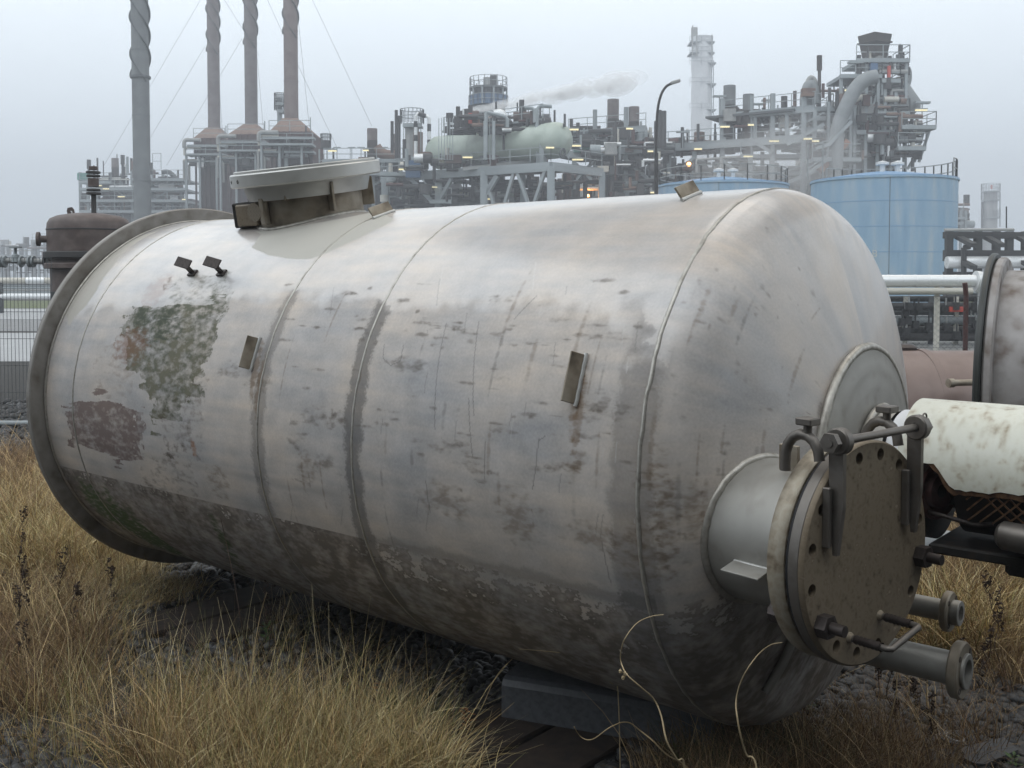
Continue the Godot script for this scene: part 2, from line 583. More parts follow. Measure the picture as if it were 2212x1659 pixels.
	# dry plate in the lee of the top manway and of the end flange
	stain_poly([[552, 500], [565, 506], [544, 534], [580, 551], [622, 557], [671, 560], [704, 547], [770, 518], [835, 485], [850, 474], [838, 466], [800, 460], [740, 472], [640, 490]], L(.455, .435, .395), 1.0, 1.0, -60.0, 0.62, 0.15)
	stain_poly([[133, 668], [217, 553], [333, 483], [400, 470], [345, 497], [285, 530], [240, 580], [200, 640], [185, 662], [150, 700]], L(.43, .41, .37), 1.0, 3.0, -60.0, 0.62, 0.15)
	# underside shade painted into the colour with brown dirt below the long seam; ragged edge, bare runs
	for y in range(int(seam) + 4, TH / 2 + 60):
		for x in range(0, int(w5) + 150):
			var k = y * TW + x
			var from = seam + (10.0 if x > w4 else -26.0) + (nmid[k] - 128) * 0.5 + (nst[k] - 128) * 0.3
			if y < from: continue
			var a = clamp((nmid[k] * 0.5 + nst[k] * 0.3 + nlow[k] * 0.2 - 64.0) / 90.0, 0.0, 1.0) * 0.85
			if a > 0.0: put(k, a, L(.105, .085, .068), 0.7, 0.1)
	# moss and algae
	stain_poly([[262, 690], [330, 655], [395, 660], [480, 655], [478, 700], [455, 760], [440, 830], [400, 870], [380, 900], [330, 920], [325, 860], [300, 840], [280, 760]], L(.050, .060, .028), 0.85, 12.0, 62.0, 0.95, 0.05, L(.095, .092, .046))
	stain_poly([[280, 668], [385, 662], [392, 720], [300, 735]], L(.06, .075, .055), 0.85, 8.0, 84.0, 0.95, 0.1)
	stain_poly([[360, 600], [500, 590], [505, 640], [480, 700], [370, 660]], L(.10, .115, .085), 0.75, 6.0, 112.0, 0.9, 0.15)
	stain_poly([[350, 880], [440, 830], [445, 900], [430, 990], [400, 1010], [350, 980]], L(.055, .036, .022), 0.85, 10.0, 122.0, 0.9, 0.1)
	stain_poly([[300, 980], [420, 960], [430, 1060], [380, 1100], [310, 1060]], L(.05, .035, .022), 0.8, 12.0, 124.0, 0.9, 0.1)
	stain_poly([[185, 850], [240, 860], [300, 875], [305, 940], [300, 985], [220, 985], [160, 960], [130, 880]], L(.11, .062, .052), 0.8, 14.0, 52.0, 0.75, 0.1)
	stain_poly([[220, 740], [275, 735], [290, 800], [285, 850], [215, 850], [205, 800]], L(.17, .11, .07), 0.6, 9.0, 120.0, 0.8, 0.2)
	stain(283, 745, 0.16, 0.10, L(.20, .09, .05), 0.55, 140.0, 0.85, 0.1)
	stain(418, 965, 0.022, 0.05, L(.26, .105, .035), 0.7, 150.0, 0.85, 0.1)
	stain(340, 625, 0.10, 0.10, L(.34, .24, .22), 0.4, 120.0, 0.6, 0.1)
	# green wash low on the plate by the flange
	for j in 26:
		var f = j / 25.0
		var a = [205 + 190 * f + rng.randf_range(-8, 8), 1085 + 120 * f + rng.randf_range(-8, 8)]
		stain(a[0], a[1], 0.05 + rng.randf() * 0.05, 0.12 + rng.randf() * 0.1, L(.055, .10, .022), 0.75, 150.0, 0.85, 0.1)
	for j in 10:
		stain(470 + j * 8, 1140 + j * 16, 0.04, 0.1, L(.05, .09, .02), 0.6, 160.0, 0.85, 0.1)
	# specks and blotches of scale, mostly in rows along the plate
	for j in 120:
		var row = rng.randf()
		var x = rng.randf_range(600, 1400)
		var y = 600 + rng.randf() * 470
		if row < 0.35: y = 690 + rng.randf() * 60
		elif row < 0.6: y = 880 + rng.randf() * 110
		stain(x, y, rng.randf_range(0.012, 0.08), rng.randf_range(0.004, 0.014), L(.12, .10, .08), 0.62, rng.randf_range(165, 205), 0.8, 0.1)
	for b in [[880, 790, .16, .05], [690, 900, .16, .05], [730, 905, .1, .04], [965, 965, .12, .03], [1085, 645, .1, .02], [1300, 880, .14, .06], [560, 830, .12, .05], [640, 955, .1, .04], [500, 800, .12, .05], [700, 1000, .1, .05], [1020, 1010, .1, .03], [1210, 1010, .08, .03]]:
		stain(b[0], b[1], b[2], b[3], L(.11, .09, .072), 0.6, 190.0, 0.85, 0.15)
	for b in [[1120, 1120, .12, .12], [960, 1080, .16, .08], [1390, 1200, .12, .14], [1300, 1160, .18, .06], [1235, 1010, .05, .05], [1250, 990, .04, .06], [1420, 1060, .05, .16], [1440, 1130, .05, .2], [660, 1010, .06, .1], [470, 1040, .1, .1], [1500, 1100, .05, .14]]:
		stain(b[0], b[1], b[2], b[3], L(.13, .085, .045), 0.5, 175.0, 0.85, 0.2)
	for j in 130:
		stain(rng.randf_range(1440, 1900), rng.randf_range(480, 1300), rng.randf_range(0.006, 0.03), rng.randf_range(0.006, 0.03), L(.17, .15, .13), 0.55, rng.randf_range(185, 235), 0.7, 0.3)
	for j in 46:
		stain(rng.randf_range(480, 1900), rng.randf_range(620, 1150), rng.randf_range(0.004, 0.013), rng.randf_range(0.04, 0.16), L(.15, .10, .06) if j % 3 else L(.11, .10, .09), 0.38, rng.randf_range(130, 170), 0.7, 0.2)
	for q in [[552, 800], [560, 830], [1245, 862], [1250, 880]]: stain(q[0], q[1], 0.02, 0.14, L(.16, .095, .045), 0.6, 120.0, 0.75, 0.15)
	for j in 34:
		var x = rng.randf_range(560, 1380)
		var y = rng.randf_range(560, 1150)
		var pale = rng.randf() < 0.4
		var len = rng.randf_range(14, 60)
		scratch([[x, y], [x - len * 0.12, y + len]], L(.55, .54, .52) if pale else L(.15, .14, .13), 0.4)
	for s in [[[1035, 695], [1024, 900]], [[1014, 860], [1016, 930], [1022, 990]], [[1050, 955], [1047, 1035]], [[1164, 950], [1160, 1000], [1150, 1060]], [[1178, 942], [1164, 952]], [[965, 700], [940, 930]], [[830, 745], [828, 775], [845, 790], [866, 780], [872, 745]], [[1160, 640], [1110, 690]], [[1300, 1170], [1320, 1260]], [[920, 1040], [930, 1110]]]:
		scratch(s, L(.13, .125, .12), 0.6, 1)
	scratch([[1033, 1022], [1100, 1042], [1125, 1050], [1145, 1090], [1168, 1132]], L(.5, .48, .44), 0.6, 1)
	# to bytes
	var lut = PackedByteArray()
	lut.resize(1025)
	for k in 1025: lut[k] = int(srgb(Color(k / 1024.0, 0, 0)).r * 255)
	var rgb = PackedByteArray()
	rgb.resize(TW * TH * 3)
	var rm = PackedByteArray()
	rm.resize(TW * TH * 3)
	for k in TW * TH:
		rgb[3 * k] = lut[int(clamp(tr[k], 0.0, 1.0) * 1024)]
		rgb[3 * k + 1] = lut[int(clamp(tg[k], 0.0, 1.0) * 1024)]
		rgb[3 * k + 2] = lut[int(clamp(tb[k], 0.0, 1.0) * 1024)]
		rm[3 * k] = twet[k]
		rm[3 * k + 1] = trough[k]
		rm[3 * k + 2] = tmetal[k]
	var m = StandardMaterial3D.new()
	m.albedo_texture = ImageTexture.create_from_image(Image.create_from_data(TW, TH, false, Image.FORMAT_RGB8, rgb))
	var t = ImageTexture.create_from_image(Image.create_from_data(TW, TH, false, Image.FORMAT_RGB8, rm))
	m.roughness = 1.0
	m.roughness_texture = t
	m.roughness_texture_channel = BaseMaterial3D.TEXTURE_CHANNEL_GREEN
	m.metallic = 1.0
	m.metallic_texture = t
	m.metallic_texture_channel = BaseMaterial3D.TEXTURE_CHANNEL_BLUE
	m.clearcoat_enabled = true          # the film of rain that still stands on the upper plate
	m.clearcoat = 1.0
	m.clearcoat_roughness = 0.22
	m.clearcoat_texture = t
	M.shell = m

# ---------------------------------------------------------------- the vessel
func vloc(s, r, th):
	return Vector3(s, AX + r * cos(th), r * sin(th))
func shell_mesh(rows, seg, r_of, s_of):
	# rows of arc length along the skin
	var v = PackedVector3Array()
	var n = PackedVector3Array()
	var uv = PackedVector2Array()
	var ix = PackedInt32Array()
	for i in rows.size():
		var s = rows[i]
		var r = r_of.call(s)
		var e = 0.003
		var slope = (r_of.call(s + e) - r_of.call(s - e)) / (2 * e)
		if s - S5 > HH - 0.004: slope = -40.0
		for j in seg + 1:
			var a = TAU * j / seg
			v.append(vloc(s, r, a))
			n.append(Vector3(-slope, cos(a), sin(a)).normalized())
			uv.append(Vector2((s_of.call(s) + 2.2) / 4.6, float(j) / seg))
	for i in rows.size() - 1:
		for j in seg:
			var a = i * (seg + 1) + j
			var b = a + seg + 1
			ix.append_array([a, b + 1, a + 1, a, b, b + 1])
	return arrays(v, n, uv, ix)
func ring_bead(s, r, w, seed, seg = 160):
	# a weld bead round the vessel, a little uneven
	var nz = noise(0.9, seed, 3)
	var v = PackedVector3Array()
	var n = PackedVector3Array()
	var ix = PackedInt32Array()
	for j in seg:
		var a = TAU * j / seg
		var k = 1.0 + 0.25 * nz.get_noise_1d(j * 1.7)
		var ds = 0.004 * nz.get_noise_1d(j * 0.6 + 500)
		for i in 7:
			var b = PI * (i / 6.0) - PI / 2
			v.append(vloc(s + ds + sin(b) * w * k, r - 0.001 + cos(b) * w * 0.55 * k, a))
			n.append(Vector3(sin(b), cos(b) * cos(a), cos(b) * sin(a)))
	for j in seg:
		for i in 6:
			var a = j * 7 + i
			var b = ((j + 1) % seg) * 7 + i
			ix.append_array([a, b + 1, b, a, a + 1, b + 1])
	return arrays(v, n, null, ix)
func bead_ring(r, w, seg, seed):
	# a weld bead as a ring about y
	var nz = noise(0.9, seed, 3)
	var pts = []
	for j in seg + 1:
		var a = TAU * (j % seg) / seg
		pts.append(Vector3(cos(a), 0, sin(a)) * (r + 0.002 * nz.get_noise_1d((j % seg) * 2.0)))
	return sweep(pts, w, 6)
func holed_disc(r, t, inner, n_holes, pitch_r, hole_r, m, parent, called):
	var c = CSGCombiner3D.new()
	c.name = called
	parent.add_child(c, true)
	var d = CSGMesh3D.new()
	d.mesh = lathe(disc_prof(r, t, 0.005), 64)
	d.material = m
	c.add_child(d)
	if inner > 0:
		var q = CSGCylinder3D.new()
		q.radius = inner
		q.height = t * 4
		q.sides = 48
		q.material = m
		q.operation = CSGShape3D.OPERATION_SUBTRACTION
		c.add_child(q)
	for k in n_holes:
		var a = TAU * (k + 0.5) / n_holes
		var q = CSGCylinder3D.new()
		q.radius = hole_r
		q.height = t * 4
		q.sides = 14
		q.material = m
		q.operation = CSGShape3D.OPERATION_SUBTRACTION
		q.position = Vector3(cos(a) * pitch_r, 0, sin(a) * pitch_r)
		c.add_child(q)
	return c
func lpipe(parent, called, a, b, r, m, fine = true):
	# the same as pipe() but in the parent's own axes
	var bs = ybasis(b - a)
	return part(parent, called, fine_cyl if fine else unit_cyl, m, Transform3D(Basis(bs.x * r, bs.y * (b - a).length(), bs.z * r), (a + b) / 2))
func lbar(parent, called, a, b, w, h, m, hint = Vector3.UP):
	var bs = ybasis(b - a, hint)
	return part(parent, called, bevel_box(Vector3(w, (b - a).length(), h), min(w, h) * 0.15), m, Transform3D(bs, (a + b) / 2))
func nut(parent, called, p, d, r, t, m):
	return part(parent, called, plate(hexagon(r), t), m, Transform3D(ybasis(d) * Basis(Vector3.RIGHT, PI / 2), p + d * t / 2))
func flanged_nozzle(v, called, s0, b, a, length, r, fr, ft, face):
	# a branch pipe along the vessel axis with a loose-looking flange at its end
	var p = Vector3(s0, AX + b, a)
	var x = Vector3.RIGHT
	var n = part(v, called, lathe([Vector2(r, -0.25), Vector2(r, length), Vector2(r * 0.72, length), Vector2(r * 0.72, length - 0.1), Vector2(0, length - 0.1)], 28), M.steel, aim(p, x))
	var f = part(n, "flange", lathe(ring_prof(r * 0.9, fr, ft, 0.005), 36), M.steel_tan, Transform3D(Basis.IDENTITY, Vector3(0, length - ft, 0)))
	part(n, "raised_face", lathe(ring_prof(r * 0.72, fr * 0.62, face, 0.002), 32), M.steel, Transform3D(Basis.IDENTITY, Vector3(0, length, 0)))
	for k in 4:
		var an = TAU * (k + 0.5) / 4
		part(n, "bolt_hole_rim", lathe(ring_prof(0.006, 0.009, 0.0015, 0.0004), 10), M.bolt, Transform3D(Basis.IDENTITY, Vector3(cos(an) * fr * 0.8, length, sin(an) * fr * 0.8)))
	return n
func make_vessel():
	var v = thing("pressure_vessel", "large weathered stainless steel vessel lying on its side on black blocks", "pressure vessel", VB)
	v.basis = Basis(VD, Vector3.UP, VA)
	# shell and head share one skin of stains
	var rows = []
	for k in 14: rows.append(lerp(-2.20, S5, k / 13.0))
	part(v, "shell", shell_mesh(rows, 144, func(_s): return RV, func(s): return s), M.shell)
	var hr = []
	for k in 40: hr.append(S5 + HH * (1.0 - pow(1.0 - k / 39.0, 1.9)))
	hr[-1] = S5 + HH - 0.0001
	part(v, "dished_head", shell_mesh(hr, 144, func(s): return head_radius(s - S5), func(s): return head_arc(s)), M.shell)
	part(v, "end_plate", lathe(disc_prof(RV - 0.004, 0.02), 64), M.steel_tan, aim(Vector3(-2.18, AX, 0), Vector3.LEFT))
	# body flange at the far end
	var bf = part(v, "body_flange", lathe(ring_prof(RV - 0.002, 0.972, 0.04, 0.006), 144), M.flange_steel, aim(Vector3(-2.25, AX, 0), Vector3.RIGHT))
	part(v, "weld_seam", ring_bead(-2.196, RV + 0.003, 0.009, 1), M.weld)
	for w in [[-1.933, 0.007], [-0.513, 0.006], [0.0276, 0.006], [1.205, 0.007]]:
		part(v, "weld_seam", ring_bead(w[0], head_radius(w[0] - S5), w[1], int(w[0] * 100) + 400), M.weld)
	# insulation clips
	for c in [[-0.60, 70.6, 0.085], [0.962, 70.5, 0.10], [-0.50, 17.0, 0.08], [0.97, 15.5, 0.08]]:
		var th = deg_to_rad(c[1])
		var rad = Vector3(0, cos(th), sin(th))
		var tang = Vector3(0, -sin(th), cos(th))
		var p = vloc(c[0], RV, th)
		var cl = part(v, "clip", bevel_box(Vector3(0.008, 0.042, c[2] * 1.5), 0.0015), M.steel_tan, Transform3D(Basis(Vector3.RIGHT, rad, tang), p + rad * 0.026) * Transform3D(Basis(Vector3(0, 0, 1), 0.5), Vector3.ZERO))
		var wd = [p + rad * 0.002 + tang * (-c[2] * 0.8) + Vector3(0.014, 0, 0)]
		for k in range(1, 9): wd.append(p + rad * 0.003 + tang * (c[2] * (-0.8 + 1.6 * k / 8.0)) + Vector3(0.014 + 0.002 * (k % 2), 0, 0))
		part(v, "clip_weld", sweep(wd, 0.007, 7), M.bright_steel)
	# the two small T-shaped stands on the mossy part
	for s in [-1.30, -1.08]:
		var th = deg_to_rad(47.0)
		var rad = Vector3(0, cos(th), sin(th))
		var tang = Vector3(0, -sin(th), cos(th))
		var p = vloc(s, RV, th)
		var st = part(v, "stand_foot", bevel_box(Vector3(0.05, 0.010, 0.035), 0.002), M.bolt, Transform3D(Basis(Vector3.RIGHT, rad, tang), p + rad * 0.004))
		lbar(v, "stand_post", p, p + rad * 0.065, 0.012, 0.03, M.bolt, Vector3.RIGHT)
		part(v, "stand_plate", bevel_box(Vector3(0.082, 0.008, 0.045), 0.002), M.bolt, Transform3D(Basis(Vector3.RIGHT, rad, tang) * Basis(Vector3(0, 0, 1), -0.35) * Basis(Vector3(1, 0, 0), 0.3), p + rad * 0.068))
	top_manway(v)
	side_manway(v)
	flanged_nozzle(v, "flanged_nozzle", 1.43, -0.530, 0.205, 0.44, 0.048, 0.082, 0.030, 0.010)
	flanged_nozzle(v, "flanged_nozzle", 1.44, -0.525, -0.30, 0.24, 0.036, 0.068, 0.026, 0.028)
	drive(v)
	# lug and rib low on the head
	var th2 = deg_to_rad(143.0)
	part(v, "lug_plate", plate([Vector2(-0.06, 0), Vector2(0.09, -0.01), Vector2(0.02, 0.10), Vector2(-0.03, 0.075)], 0.012), M.steel, Transform3D(ybasis(Vector3(0.2, 0.9, 0.3)), vloc(1.47, 0.60, deg_to_rad(139))))
	part(v, "lug_bolt", plate(hexagon(0.016), 0.02), M.bolt, Transform3D(ybasis(Vector3(0.2, 0.9, 0.3)), vloc(1.48, 0.565, deg_to_rad(137))))
	var rp = []
	for k in 9:
		var f = k / 8.0
		var r = lerp(0.60, 0.78, f)
		var s = S5
		while head_radius(s - S5) > r: s += 0.002
		rp.append(vloc(s + 0.008 + 0.008 * sin(f * PI), r, deg_to_rad(lerp(141.0, 147.0, f))))
	part(v, "rib", sweep(rp, 0.014, 8), M.steel)
	return v

func top_manway(v):
	# short neck and square-cut flange with a lid on top of the shell
	var th = deg_to_rad(9.6)
	var nrm = Vector3(0, cos(th), sin(th))
	var side = Vector3(0, -sin(th), cos(th))
	var c = vloc(-1.10, 0.0, th)
	var frame = Basis(Vector3.RIGHT, nrm, side)
	var o = Node3D.new()
	var neck = part(v, "manway_neck", lathe([Vector2(0.245, 0.84), Vector2(0.245, 1.02), Vector2(0.262, 1.03), Vector2(0.262, 1.055)], 56), M.steel_tan, Transform3D(frame, c))
	part(neck, "neck_weld", saddle_bead(0.247, 0.011), M.weld)
	part(v, "manway_skirt", lathe([Vector2(0.275, 0.995), Vector2(0.293, 1.06), Vector2(0.293, 1.068), Vector2(0.24, 1.068)], 56), M.bright_steel, Transform3D(frame, c))
	var fl = part(v, "manway_flange", lathe(ring_prof(0.24, 0.345, 0.062, 0.006), 64), M.bright_steel, Transform3D(frame, c + nrm * 1.062))
	part(v, "manway_lid", lathe(disc_prof(0.318, 0.010, 0.003), 56), M.tar, Transform3D(frame, c + nrm * 1.124))
	part(v, "lid_rim", lathe(ring_prof(0.305, 0.325, 0.013, 0.003), 56), M.bright_steel, Transform3D(frame, c + nrm * 1.123))
	for a in [1.75, 2.0, 4.4]:
		part(fl, "pin_hole", lathe([Vector2(0.009, 0), Vector2(0.006, 0.001), Vector2(0, -0.004)], 8), M.tar, aim(Vector3(cos(a) * 0.3455, 0.030, sin(a) * 0.3455), Vector3(cos(a), 0, sin(a))))
	# gussets under the flange
	for a in [0.32, 2.6, 4.2, 5.4]:
		var d = Vector3(cos(a), 0, sin(a))
		part(neck, "gusset", bevel_box(Vector3(0.055, 0.13, 0.012), 0.002), M.steel_tan, Transform3D(Basis(d, Vector3.UP, d.cross(Vector3.UP)), d * 0.272 + Vector3(0, 0.985, 0)))
	# hinge box on the left: two plates with a dark pad between and a pipe stub
	var hb = func(p): return c + frame * p
	part(v, "hinge_plate", bevel_box(Vector3(0.13, 0.105, 0.012), 0.003), M.steel_tan, Transform3D(frame * Basis(Vector3.UP, 0.25), hb.call(Vector3(-0.315, 0.945, 0.04))))
	part(v, "hinge_pad", bevel_box(Vector3(0.15, 0.115, 0.10), 0.006), M.tar, Transform3D(frame * Basis(Vector3.UP, 0.25), hb.call(Vector3(-0.215, 0.935, 0.175))))
	part(v, "hinge_bracket", bevel_box(Vector3(0.16, 0.10, 0.10), 0.006), M.cover, Transform3D(frame, hb.call(Vector3(-0.16, 0.935, 0.20))))
	lpipe(v, "hinge_stub", hb.call(Vector3(-0.06, 0.95, 0.20)), hb.call(Vector3(-0.05, 0.95, 0.285)), 0.042, M.steel_tan)
	lbar(v, "hinge_post", hb.call(Vector3(0.0, 0.89, 0.265)), hb.call(Vector3(0.0, 1.01, 0.265)), 0.035, 0.03, M.steel_tan)
	for s in [-0.09, 0.13]:
		lbar(v, "neck_rib", hb.call(Vector3(s, 0.99, 0.235)), hb.call(Vector3(s, 1.03, 0.235)), 0.014, 0.02, M.steel_tan)
func saddle_bead(r, w):
	# the weld where a neck of radius r stands on the shell, in the neck's axes (y from the vessel axis)
	var pts = []
	for j in 73:
		var a = TAU * (j % 72) / 72
		var z = r * sin(a)
		pts.append(Vector3(r * cos(a), sqrt(RV * RV - z * z), z))
	return sweep(pts, w, 7)

func side_manway(v):
	# neck, flange and hinged blind cover on the near side of the head
	var an = deg_to_rad(10.0)
	var N = Vector3(cos(an), 0, sin(an))
	var V = Vector3(sin(an), 0, -cos(an))
	var U = Vector3.UP
	var c = Vector3(1.375, AX - 0.1175, 0.575)
	var fr = Basis(V, N, V.cross(N))
	var neck = part(v, "manway_neck", lathe([Vector2(0.205, -0.22), Vector2(0.205, 0.29)], 56), M.steel, Transform3D(fr, c))
	# weld round the foot of the neck, laid on the head
	var pts = []
	for j in 65:
		var a = TAU * (j % 64) / 64
		var e = (V * cos(a) + U * sin(a)) * 0.207
		var t = 0.30
		while t > -0.30:
			var q = c + e + N * t - Vector3(0, AX, 0)
			if sqrt(q.y * q.y + q.z * q.z) <= head_radius(q.x - S5): break
			t -= 0.004
		pts.append(c + e + N * t)
	part(v, "neck_weld", sweep(pts, 0.013, 8), M.weld)
	var f1 = holed_disc(0.293, 0.05, 0.19, 16, 0.258, 0.0165, M.flange_paint, v, "manway_flange")
	f1.transform = Transform3D(fr, c + N * 0.275)
	part(v, "gasket", lathe(disc_prof(0.235, 0.012, 0.001), 48), M.gasket, Transform3D(fr, c + N * 0.325))
	part(v, "cover_liner", lathe(ring_prof(0.20, 0.285, 0.011, 0.002), 48), M.gasket, Transform3D(fr, c + N * 0.3265))
	var f2 = holed_disc(0.293, 0.046, 0.0, 16, 0.258, 0.0165, M.cover, v, "cover_plate")
	f2.transform = Transform3D(fr, c + N * 0.338)
	part(v, "cover_rim", lathe(ring_prof(0.288, 0.2945, 0.030, 0.002), 64), M.rod, Transform3D(fr, c + N * 0.340))
	var face = 0.384
	var on = func(x, y, z): return c + V * x + U * y + N * (face + z)
	# hinge arms, shaft, eyes and nuts
	for sx in [-0.185, 0.185]:
		var arm = plate([Vector2(-0.006, 0.03), Vector2(0.006, 0.03), Vector2(0.021, 0.15), Vector2(0.021, 0.31), Vector2(0.015, 0.33), Vector2(-0.014, 0.33), Vector2(-0.020, 0.31), Vector2(-0.018, 0.15)], 0.014)
		part(v, "hinge_arm", arm, M.rod, Transform3D(Basis(N, U, N.cross(U)), on.call(sx, 0.0, 0.022)))
		lbar(v, "arm_foot", on.call(sx - 0.02, 0.05, 0.008), on.call(sx - 0.02, 0.20, 0.008), 0.02, 0.016, M.rod)
		part(v, "hinge_eye", lathe([Vector2(0.012, -0.014), Vector2(0.030, -0.014), Vector2(0.034, -0.010), Vector2(0.034, 0.010), Vector2(0.030, 0.014), Vector2(0.012, 0.014)], 20), M.rod, aim(on.call(sx, 0.315, 0.028), V))
		# hook that the flange carries, with a square-headed screw on top
		var hk = []
		for k in 8:
			var a = PI * 0.95 * k / 7.0
			hk.append(on.call(sx - 0.02, 0.262 + 0.062 * sin(a), -0.075 + 0.05 * cos(a) + 0.01))
		hk.append(on.call(sx - 0.02, 0.225, -0.116))
		part(v, "hinge_hook", sweep(hk, 0.014, 8), M.rod)
		lpipe(v, "screw_shank", on.call(sx - 0.02, 0.31, -0.05), on.call(sx - 0.02, 0.352, -0.05), 0.011, M.rod)
		part(v, "screw_head", bevel_box(Vector3(0.046, 0.019, 0.046), 0.003), M.rod, Transform3D(Basis(V, U, V.cross(U)), on.call(sx - 0.02, 0.358, -0.05)))
	lpipe(v, "hinge_shaft", on.call(-0.235, 0.315, 0.028), on.call(0.232, 0.315, 0.028), 0.0105, M.rod)
	nut(v, "shaft_nut", on.call(-0.214, 0.315, 0.028), -V, 0.026, 0.018, M.rod)
	nut(v, "shaft_nut", on.call(0.206, 0.315, 0.028), V, 0.026, 0.014, M.rod)
	part(v, "split_ring", sweep(ring_points(0.011, 14, on.call(0.222, 0.338, 0.028), V, U), 0.0025, 6), M.rod)
	# studs left in two of the holes
	for k in [[9, 0.0], [15, 0.0]]:
		var a = TAU * (k[0] + 0.5) / 16.0
		var p = on.call(cos(a) * 0.258, sin(a) * 0.258 * 1.0, 0.0)
		nut(v, "stud_nut", p, N, 0.031, 0.030, M.bolt)
		lpipe(v, "stud", p - N * 0.15, p + N * 0.068, 0.0145, M.bolt)
		nut(v, "stud_nut", p - N * 0.14, N, 0.028, 0.026, M.bolt)
	# bent handle
	var h = [on.call(-0.085, -0.205, -0.002), on.call(-0.085, -0.205, 0.105), on.call(-0.078, -0.205, 0.113), on.call(0.052, -0.178, 0.113), on.call(0.058, -0.178, 0.105), on.call(0.058, -0.178, -0.002)]
	part(v, "handle", sweep(h, 0.0085, 10), M.rod)
	for p in [h[0], h[5]]:
		part(v, "handle_weld", lathe([Vector2(0.016, 0), Vector2(0.013, 0.008), Vector2(0.009, 0.012)], 14), M.flange_paint, aim(p, N))
		part(v, "handle_sleeve", lathe(sleeve_prof(0.0105, 0.075), 12), M.bolt, aim(p + N * 0.018, N))
	part(v, "plug", lathe([Vector2(0.011, 0), Vector2(0.009, 0.005), Vector2(0, 0.006)], 12), M.white_paint, aim(on.call(0.185, 0.075, 0.0), N))
	# angle bracket on the neck
	var p0 = c - V * 0.205 - U * 0.05 + N * 0.17
	part(v, "neck_bracket", bevel_box(Vector3(0.06, 0.006, 0.12), 0.001), M.steel, Transform3D(Basis(-V, U, N) * Basis(Vector3(0, 0, 1), -0.25), p0 - V * 0.03))
	part(v, "bracket_weld", sweep([p0 - N * 0.06 + U * 0.006, p0 + U * 0.007, p0 + N * 0.06 + U * 0.006], 0.006, 7), M.bright_steel)
	part(v, "flange_lug", bevel_box(Vector3(0.012, 0.07, 0.06), 0.002), M.steel_tan, Transform3D(Basis(V, U, N), c - V * 0.09 + U * 0.235 + N * 0.20))
func sleeve_prof(r, len):
	var p = []
	for k in 14: p.append(Vector2(r + (0.0018 if k % 2 else 0.0), len * k / 13.0))
	return p
func ring_points(r, n, c, x, y):
	var p = []
	for k in n + 1: p.append(c + x * cos(TAU * k / n) * r + y * sin(TAU * k / n) * r)
	return p
func shell_arc(r, t, s0, s1, a0f, a1f, n):
	# a curved sheet of thickness t about the vessel axis whose two edges wander: a0f, a1f give the angles at s
	var v = PackedVector3Array()
	var nn = PackedVector3Array()
	var ix = PackedInt32Array()
	var seg = 36
	for side in 2:
		for i in n + 1:
			var s = lerp(s0, s1, float(i) / n)
			for j in seg + 1:
				var a = lerp(float(a0f.call(s)), float(a1f.call(s)), float(j) / seg)
				v.append(vloc(s, r - t * side, a))
				nn.append(Vector3(0, cos(a), sin(a)) * (1 - 2 * side))
	var per = (n + 1) * (seg + 1)
	for side in 2:
		for i in n:
			for j in seg:
				var a = side * per + i * (seg + 1) + j
				var b = a + seg + 1
				if side == 1: ix.append_array([a, a + 1, b + 1, a, b + 1, b])
				else: ix.append_array([a, b + 1, a + 1, a, b, b + 1])
	for i in n:
		for j in [0, seg]:
			var a = i * (seg + 1) + j
			var b = a + seg + 1
			ix.append_array([a, b, b + per, a, b + per, a + per])
	for i in [0, n]:
		for j in seg:
			var a = i * (seg + 1) + j
			ix.append_array([a, a + 1, a + 1 + per, a, a + 1 + per, a + per])
	return arrays(v, nn, null, ix)
